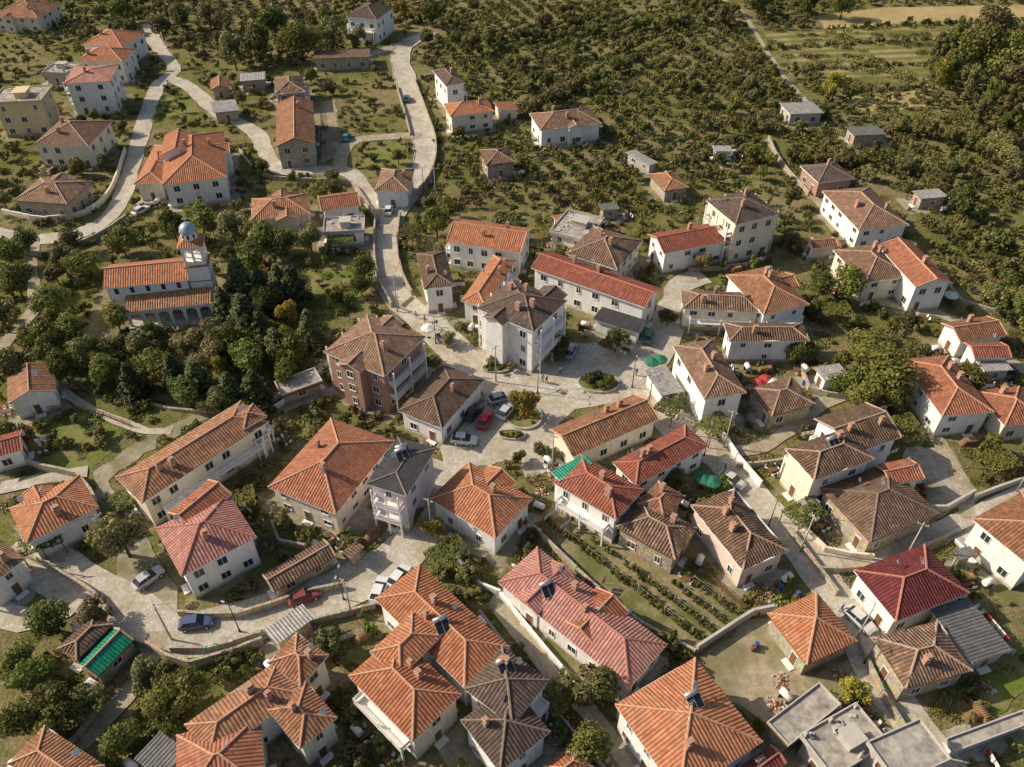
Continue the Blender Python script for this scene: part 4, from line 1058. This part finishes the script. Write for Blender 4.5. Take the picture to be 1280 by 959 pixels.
def f_pots(bm):
    for k in range(4):
        x=k*.5-.75; cyl(bm,Vector((x,0,0)),Vector((x,0,.3)),.13,.19,10)
        for q in range(26):
            a=ru(0,6.28); t=Vector((x+cos(a)*ru(0,.24),sin(a)*ru(0,.24),ru(.3,.75))); d=Vector((ru(-1,1),ru(-1,1),ru(0,1))).normalized()*.1; e=d.orthogonal().normalized()*.07
            bm.faces.new([bm.verts.new(t+p) for p in(-d,-e,d,e)]).material_index=1
def f_crates(bm):
    for (x,y,z) in((0,0,0),(.65,.05,0),(.25,.0,.42),(0,.55,0)):
        for k in range(3):
            zz=z+.02+k*.13
            for (a,b,c,d) in((-.28,.28,-.2,-.18),(-.28,.28,.18,.2),(-.28,-.26,-.18,.18),(.26,.28,-.18,.18)): box(bm,x+a,x+b,y+c,y+d,zz,zz+.1)
        box(bm,x-.26,x+.26,y-.18,y+.18,z,z+.02)
def f_rubble(bm):
    for k in range(40):
        r=ru(0,1.3); a=ru(0,6.28); s=ru(.08,.22); M=Matrix.Translation((r*cos(a),r*sin(a),max(.03,.45*(1-r/1.4))*rnd()))@Matrix.Rotation(ru(0,3),4,Vector((rnd(),rnd(),rnd()+.1)).normalized())
        box(bm,-s,s,-s*.6,s*.6,-s*.4,s*.4,random.randrange(2),M)
def f_pergola(bm):
    for x in(-2.4,0,2.4):
        for y in(-1.6,1.6): box(bm,x-.06,x+.06,y-.06,y+.06,0,2.4)
    for y in(-1.6,1.6): box(bm,-2.7,2.7,y-.05,y+.05,2.4,2.5)
    for k in range(9):
        x=-2.5+k*.62; box(bm,x-.03,x+.03,-1.9,1.9,2.503,2.57)
    for q in range(900):
        t=Vector((ru(-2.7,2.7),ru(-1.9,1.9),2.6+ru(-.1,.3)))
        if noise.noise(t*0.9)<-.25: continue
        d=Vector((ru(-1,1),ru(-1,1),ru(-.4,.4))).normalized()*.16; e=d.cross(Vector((ru(-.4,.4),ru(-.4,.4),1))).normalized()*.12
        bm.faces.new([bm.verts.new(t+p) for p in(-d,-e,d,e)]).material_index=1
M_blue=simple('plastic_blue',(0.04,0.12,0.35),.5); M_rust=simple('rusty_steel',(0.20,0.09,0.04),.8,var=.5,scale=5); M_terra=simple('terracotta',(.38,.15,.07),.8)
CLUT=[('garden_table',mesh_of(f_table,'garden_table',[M_wood,M_white])),('oil_barrels',mesh_of(f_barrel,'oil_barrels',[M_blue,M_rust])),('firewood_stack',mesh_of(f_wood,'firewood_stack',[simple('cut_wood',(.28,.17,.09),.9)])),
 ('laundry_line',mesh_of(f_laundry,'laundry_line',[M_white,M_blue,M_crimson,M_dark])),('water_tank',mesh_of(f_tank,'water_tank',[M_white,M_dark])),('flower_pots',mesh_of(f_pots,'flower_pots',[M_terra,LF])),('fruit_crates',mesh_of(f_crates,'fruit_crates',[M_wood])),('rubble_pile',mesh_of(f_rubble,'rubble_pile',[M_conc,M_terra]))]
for (cx,cy,th,hl,hw) in HOUSES:
    if cy>190: continue
    for k in range(5):
        for tr in range(6):
            if rnd()<.5: lx=random.choice((-1,1))*(hl+ru(1.0,2.2)); ly=ru(-hw,hw)
            else: ly=random.choice((-1,1))*(hw+ru(1.0,2.2)); lx=ru(-hl,hl)
            x=cx+lx*cos(th)-ly*sin(th); y=cy+lx*sin(th)+ly*cos(th)
            if free(x,y,.8,occH) and free(x,y,.8,occR):
                nm,me=random.choice(CLUT); o=bpy.data.objects.new(nm,me); o.location=(x,y,surf_z(x,y)); o.rotation_euler=(0,0,th+random.choice((0,pi/2))+ru(-.2,.2)); COL.objects.link(o)
                break
me=mesh_of(f_pergola,'vine_pergola',[M_wood,LF])
for (px,py,r) in [(428,312,.1),(512,302,1.3),(836,520,.9),(1000,655,.5),(158,640,.7),(560,705,.6),(300,640,.4),(690,300,.2),(1120,545,.2),(890,545,.6),(1040,400,.1),(1240,590,.3),(60,690,.5),(700,880,.8)]:
    p=g(px,py)
    o=bpy.data.objects.new('vine_pergola',me); o.location=(p.x,p.y,.02); o.rotation_euler=(0,0,r); COL.objects.link(o)

# ------------------------------------------------------------ cars
def car_paint(name,col):
    m,nt,b=new_mat(name); b.inputs['Base Color'].default_value=(*col,1); b.inputs['Roughness'].default_value=0.3; b.inputs['Coat Weight'].default_value=0.4; return m
M_tyre=simple('tyre',(0.02,0.02,0.02),0.9); M_lampr=simple('tail_lamp',(0.4,0.01,0.01),0.3); M_lampw=simple('head_lamp',(0.7,0.7,0.7),0.2)
def car(px,py,rotdeg,col,pt='parked_car'):
    p=g(px,py,.7); bm=bmesh.new()
    secs=[(-2.1,.70,.38,.78),(-1.95,.82,.25,.92),(-1.2,.86,.22,.98),(0,.87,.22,.95),(.9,.87,.22,.92),(1.7,.82,.24,.82),(2.05,.72,.32,.66)]
    rings=[]
    for x,w,a,b in secs:
        rings.append([bm.verts.new(q) for q in ((x,-w,a+.1),(x,-w*.93,a),(x,w*.93,a),(x,w,a+.1),(x,w,b-.15),(x,w*.9,b),(x,-w*.9,b),(x,-w,b-.15))])
    for i in range(len(rings)-1):
        for k in range(8):
            l=(k+1)%8; bm.faces.new((rings[i][k],rings[i][l],rings[i+1][l],rings[i+1][k]))
    bm.faces.new(rings[0]); bm.faces.new(rings[-1][::-1])
    lo=[(-1.75,-.74,.94),(1.0,-.76,.90),(1.0,.76,.90),(-1.75,.74,.94)]; hi=[(-1.25,-.58,1.44),(.25,-.60,1.46),(.25,.60,1.46),(-1.25,.58,1.44)]
    a=[bm.verts.new(q) for q in lo]; b=[bm.verts.new(q) for q in hi]
    for i in range(4): bm.faces.new((a[i],a[(i+1)%4],b[(i+1)%4],b[i])).material_index=1
    t=[bm.verts.new((q[0]*1.02,q[1]*1.02,q[2]+.04)) for q in hi]; bm.faces.new(t)
    for i in range(4): bm.faces.new((b[i],b[(i+1)%4],t[(i+1)%4],t[i]))
    for s in(-1,1):
        box(bm,-.35,-.27,s*.70-.03,s*.70+.03,.93,1.40,0)
        box(bm,.55,.72,s*.86-.06+s*.06,s*.86+.06+s*.06,.92,1.03,0)
        for x in(-1.3,1.3):
            cyl(bm,Vector((x,s*.70,.32)),Vector((x,s*.90,.32)),.32,.32,14,2); cyl(bm,Vector((x,s*.90,.32)),Vector((x,s*.915,.32)),.18,.17,10,4)
        box(bm,-2.12,-2.0,s*.6-.13,s*.6+.13,.66,.78,3); box(bm,1.93,2.06,s*.55-.15,s*.55+.15,.54,.66,4)
    bmesh.ops.recalc_face_normals(bm,faces=bm.faces[:])
    obj_from_bm(bm,pt,[car_paint('car_paint',col),M_glass,M_tyre,M_lampr,M_lampw],None,(p.x,p.y,surf_z(p.x,p.y)),radians(rotdeg))
car(606,524,72,(.5,.015,.02)); car(625,497,25,(.45,.46,.48)); car(633,513,60,(.5,.5,.52)); car(580,549,-8,(.72,.72,.72))
car(714,438,70,(.35,.36,.38)); car(810,419,75,(.10,.22,.13)); car(499,720,60,(.7,.7,.7)); car(474,737,80,(.7,.7,.7))
car(508,123,92,(.02,.12,.10)); car(433,171,85,(.02,.2,.25)); car(486,262,88,(.7,.7,.7)); car(592,515,60,(.06,.06,.07)); car(1213,675,20,(.5,.5,.5)); car(176,262,60,(.6,.6,.6))
car(557,424,-50,(.3,.3,.32)); car(1075,775,-55,(.6,.6,.6)); car(185,722,50,(.5,.5,.52)); car(245,778,10,(.08,.1,.2)); car(915,600,-45,(.6,.58,.5)); car(380,745,25,(.25,.05,.05))

# ------------------------------------------------------------ parasols, lamps, poles, planters, people
def parasol(px,py,mat,R=1.3):
    p=g(px,py,2.3); bm=bmesh.new(); n=8
    c=bm.verts.new((0,0,2.75)); ring=[bm.verts.new((R*cos(2*pi*i/n),R*sin(2*pi*i/n),2.2)) for i in range(n)]
    low=[bm.verts.new((R*cos(2*pi*i/n),R*sin(2*pi*i/n),2.0)) for i in range(n)]
    for i in range(n):
        j=(i+1)%n; bm.faces.new((c,ring[i],ring[j])); bm.faces.new((ring[i],low[i],low[j],ring[j]))
    cyl(bm,Vector((0,0,0)),Vector((0,0,2.7)),.03,.03,6,1); cyl(bm,Vector((0,0,0)),Vector((0,0,.1)),.3,.28,10,1)
    obj_from_bm(bm,'parasol',[mat,M_dark],None,(p.x,p.y,surf_z(p.x,p.y)))
M_gfab=simple('fabric_green',(0.03,0.17,0.10),.8); M_wfab=simple('fabric_white',(.72,.70,.66),.8)
for t in [(815,452,M_gfab),(825,449,M_gfab),(880,597,M_gfab),(891,601,M_gfab),(958,474,M_crimson),(966,478,M_wfab),(950,478,M_crimson),(535,410,M_wfab),(1190,368,M_wfab)]: parasol(*t)
def lamp(px,py,h=6):
    p=g(px,py,0); bm=bmesh.new(); cyl(bm,Vector((0,0,0)),Vector((0,0,h)),.09,.05,8); cyl(bm,Vector((0,0,0)),Vector((0,0,.5)),.16,.14,8)
    for s in(-1,1):
        cyl(bm,Vector((0,0,h-.1)),Vector((s*.8,0,h+.15)),.035,.03,6); box(bm,min(s*.6,s*1.1),max(s*.6,s*1.1),-.11,.11,h+.14,h+.22,1)
    obj_from_bm(bm,'street_lamp',[M_dark,M_tank],None,(p.x,p.y,0),ru(0,3))
for t in [(672,492),(590,500),(790,485),(545,430),(500,330),(530,240),(880,570),(960,660),(1080,830),(300,790),(430,750)]: lamp(*t)
def pole(px,py,h=8.0):
    p=g(px,py,0); bm=bmesh.new(); cyl(bm,Vector((0,0,0)),Vector((0,0,h)),.13,.08,8); box(bm,-.7,.7,-.05,.05,h-.5,h-.38)
    for x in(-.6,0,.6): cyl(bm,Vector((x,0,h-.38)),Vector((x,0,h-.2)),.04,.03,6,1)
    obj_from_bm(bm,'utility_pole',[M_conc,M_white],None,(p.x,p.y,0),ru(0,3))
    return Vector((p.x,p.y,h-.2))
def wire(a,b):
    cu=bpy.data.curves.new('power_line','CURVE'); cu.dimensions='3D'; cu.bevel_depth=.02; sp=cu.splines.new('POLY'); sp.points.add(12)
    for i in range(13):
        t=i/12; q=a.lerp(b,t); q.z-=1.2*4*t*(1-t)*0.6; sp.points[i].co=(*q,1)
    cu.materials.append(M_dark); o=bpy.data.objects.new('power_line',cu); COL.objects.link(o)
for ch in [[(545,250),(497,390),(620,478)],[(690,590),(810,510),(905,560),(1000,690),(1130,700),(1270,615)],[(215,800),(440,770),(540,670)],[(145,690),(20,705)],[(1070,800),(1000,690)]]:
    q=[pole(*c) for c in ch]
    for a,b in zip(q,q[1:]): wire(a,b)
def planter(px,py,R,sy=1.0):
    p=g(px,py,0); bm=bmesh.new(); n=24; z=surf_z(p.x,p.y)
    o=[];i_=[];ot=[];it=[]
    for k in range(n):
        a=2*pi*k/n; c,s=cos(a),sin(a)*sy
        o.append(bm.verts.new((R*c,R*s,0))); ot.append(bm.verts.new((R*c,R*s,.4))); it.append(bm.verts.new(((R-.3)*c,(R-.3)*s,.4))); i_.append(bm.verts.new(((R-.3)*c,(R-.3)*s,.3)))
    for k in range(n):
        j=(k+1)%n; bm.faces.new((o[k],o[j],ot[j],ot[k])); bm.faces.new((ot[k],ot[j],it[j],it[k])); bm.faces.new((it[k],it[j],i_[j],i_[k]))
    bm.faces.new(i_).material_index=1
    obj_from_bm(bm,'stone_planter',[M_conc,M_lawn],None,(p.x,p.y,z))
    for k in range(int(R*5)):
        a=ru(0,6.28); r=R*.75*rnd()**.5; inst(random.choice(T_shrub[:2]),'flower_bed',p.x+r*cos(a),p.y+r*sin(a)*sy,ru(.3,.55),veg,z=z+.25)
planter(655,522,3.0); planter(748,480,3.6,.7); planter(640,545,2.2,.5); planter(620,462,2.6,.45)

def person(x,y,rot,shirt,trous,step=.15):
    me=bpy.data.meshes.new('p'); 
    J=[(0,0,.95,.15,.11),(0,0,1.15,.14,.10),(0,0,1.38,.17,.11),(0,0,1.50,.055,.055),(0,.01,1.60,.085,.095),(0,.01,1.70,.075,.085),
       (-.19,0,1.40,.06,.06),(-.25,.03,1.13,.045,.045),(-.24,.14,.90,.035,.035),(.19,0,1.40,.06,.06),(.26,-.03,1.13,.045,.045),(.25,.04,.88,.035,.035),
       (-.10,0,.88,.09,.09),(-.11,step,.50,.06,.06),(-.11,step*.6,.08,.045,.045),(-.11,step*.6+.16,.04,.04,.03),(.10,0,.88,.09,.09),(.11,-step*.4,.50,.06,.06),(.11,-step,.08,.045,.045),(.11,-step+.16,.04,.04,.03)]
    E=[(0,1),(1,2),(2,3),(3,4),(4,5),(2,6),(6,7),(7,8),(2,9),(9,10),(10,11),(0,12),(12,13),(13,14),(14,15),(0,16),(16,17),(17,18),(18,19)]
    me.from_pydata([j[:3] for j in J],E,[]); o=bpy.data.objects.new('t',me); COL.objects.link(o)
    o.modifiers.new('s','SKIN'); o.modifiers.new('u','SUBSURF').levels=1
    for i,j in enumerate(J): me.skin_vertices[0].data[i].radius=j[3:5]
    me.skin_vertices[0].data[0].use_root=True
    dg=bpy.context.evaluated_depsgraph_get(); m2=bpy.data.meshes.new_from_object(o.evaluated_get(dg)); bpy.data.objects.remove(o)
    m2.materials.clear()
    for m in (shirt,trous,M_skin,M_hair,M_tyre): m2.materials.append(m)
    for p in m2.polygons:
        c=p.center; z=c.z; p.use_smooth=True
        if z>1.63 or (z>1.56 and c.y<-.02): k=3
        elif z>1.47: k=2
        elif abs(c.x)>.2 and z<.95: k=2
        elif z>.93: k=0
        elif z>.09: k=1
        else: k=4
        p.material_index=k
    o=bpy.data.objects.new('person',m2); o.location=(x,y,surf_z(x,y)); o.rotation_euler=(0,0,rot); COL.objects.link(o)
M_skin=simple('skin',(.42,.24,.16),.6); M_hair=simple('hair',(.03,.02,.015),.7)
CL=[simple('cloth_%d'%i,c,.85) for i,c in enumerate([(.05,.08,.2),(.4,.4,.38),(.3,.05,.05),(.04,.04,.045),(.55,.5,.4)])]
for t in [(541,412),(546,409),(531,402),(553,420),(678,478),(683,480),(700,468),(570,560),(905,590),(520,398),(795,470),(1050,765)]:
    p=g(*t); person(p.x,p.y,ru(0,6.28),random.choice(CL),random.choice(CL[:4]),ru(.05,.25))
# ------------------------------------------------------------ light, sky, camera
EL=radians(35)
dirv=Vector((cos(SUNAZ)*cos(EL),sin(SUNAZ)*cos(EL),sin(EL)))
sun=bpy.data.lights.new('sun','SUN'); sun.energy=5.0; sun.angle=radians(.5); sun.color=(1,.87,.69)
so=bpy.data.objects.new('sun',sun); so.rotation_euler=(-dirv).to_track_quat('-Z','Y').to_euler(); so.location=(0,150,200); COL.objects.link(so)
w=bpy.data.worlds.new('World'); scene.world=w; w.use_nodes=True; nt=w.node_tree
sk=nt.nodes.new('ShaderNodeTexSky'); sk.sky_type='NISHITA'; sk.sun_disc=False; sk.sun_elevation=EL; sk.sun_rotation=pi/2-SUNAZ; sk.dust_density=3.0
bg=nt.nodes['Background']; bg.inputs[1].default_value=.105; nt.links.new(sk.outputs[0],bg.inputs[0])
cam=bpy.data.cameras.new('camera'); cam.sensor_width=36; cam.lens=36*FP/1280; cam.clip_end=8000; cam.clip_start=1
co=bpy.data.objects.new('camera',cam); co.location=(0,0,CZ); co.rotation_euler=(pi/2-PITCH,0,0); COL.objects.link(co); scene.camera=co
scene.view_settings.view_transform='Standard'; scene.view_settings.look='None'; scene.view_settings.exposure=0
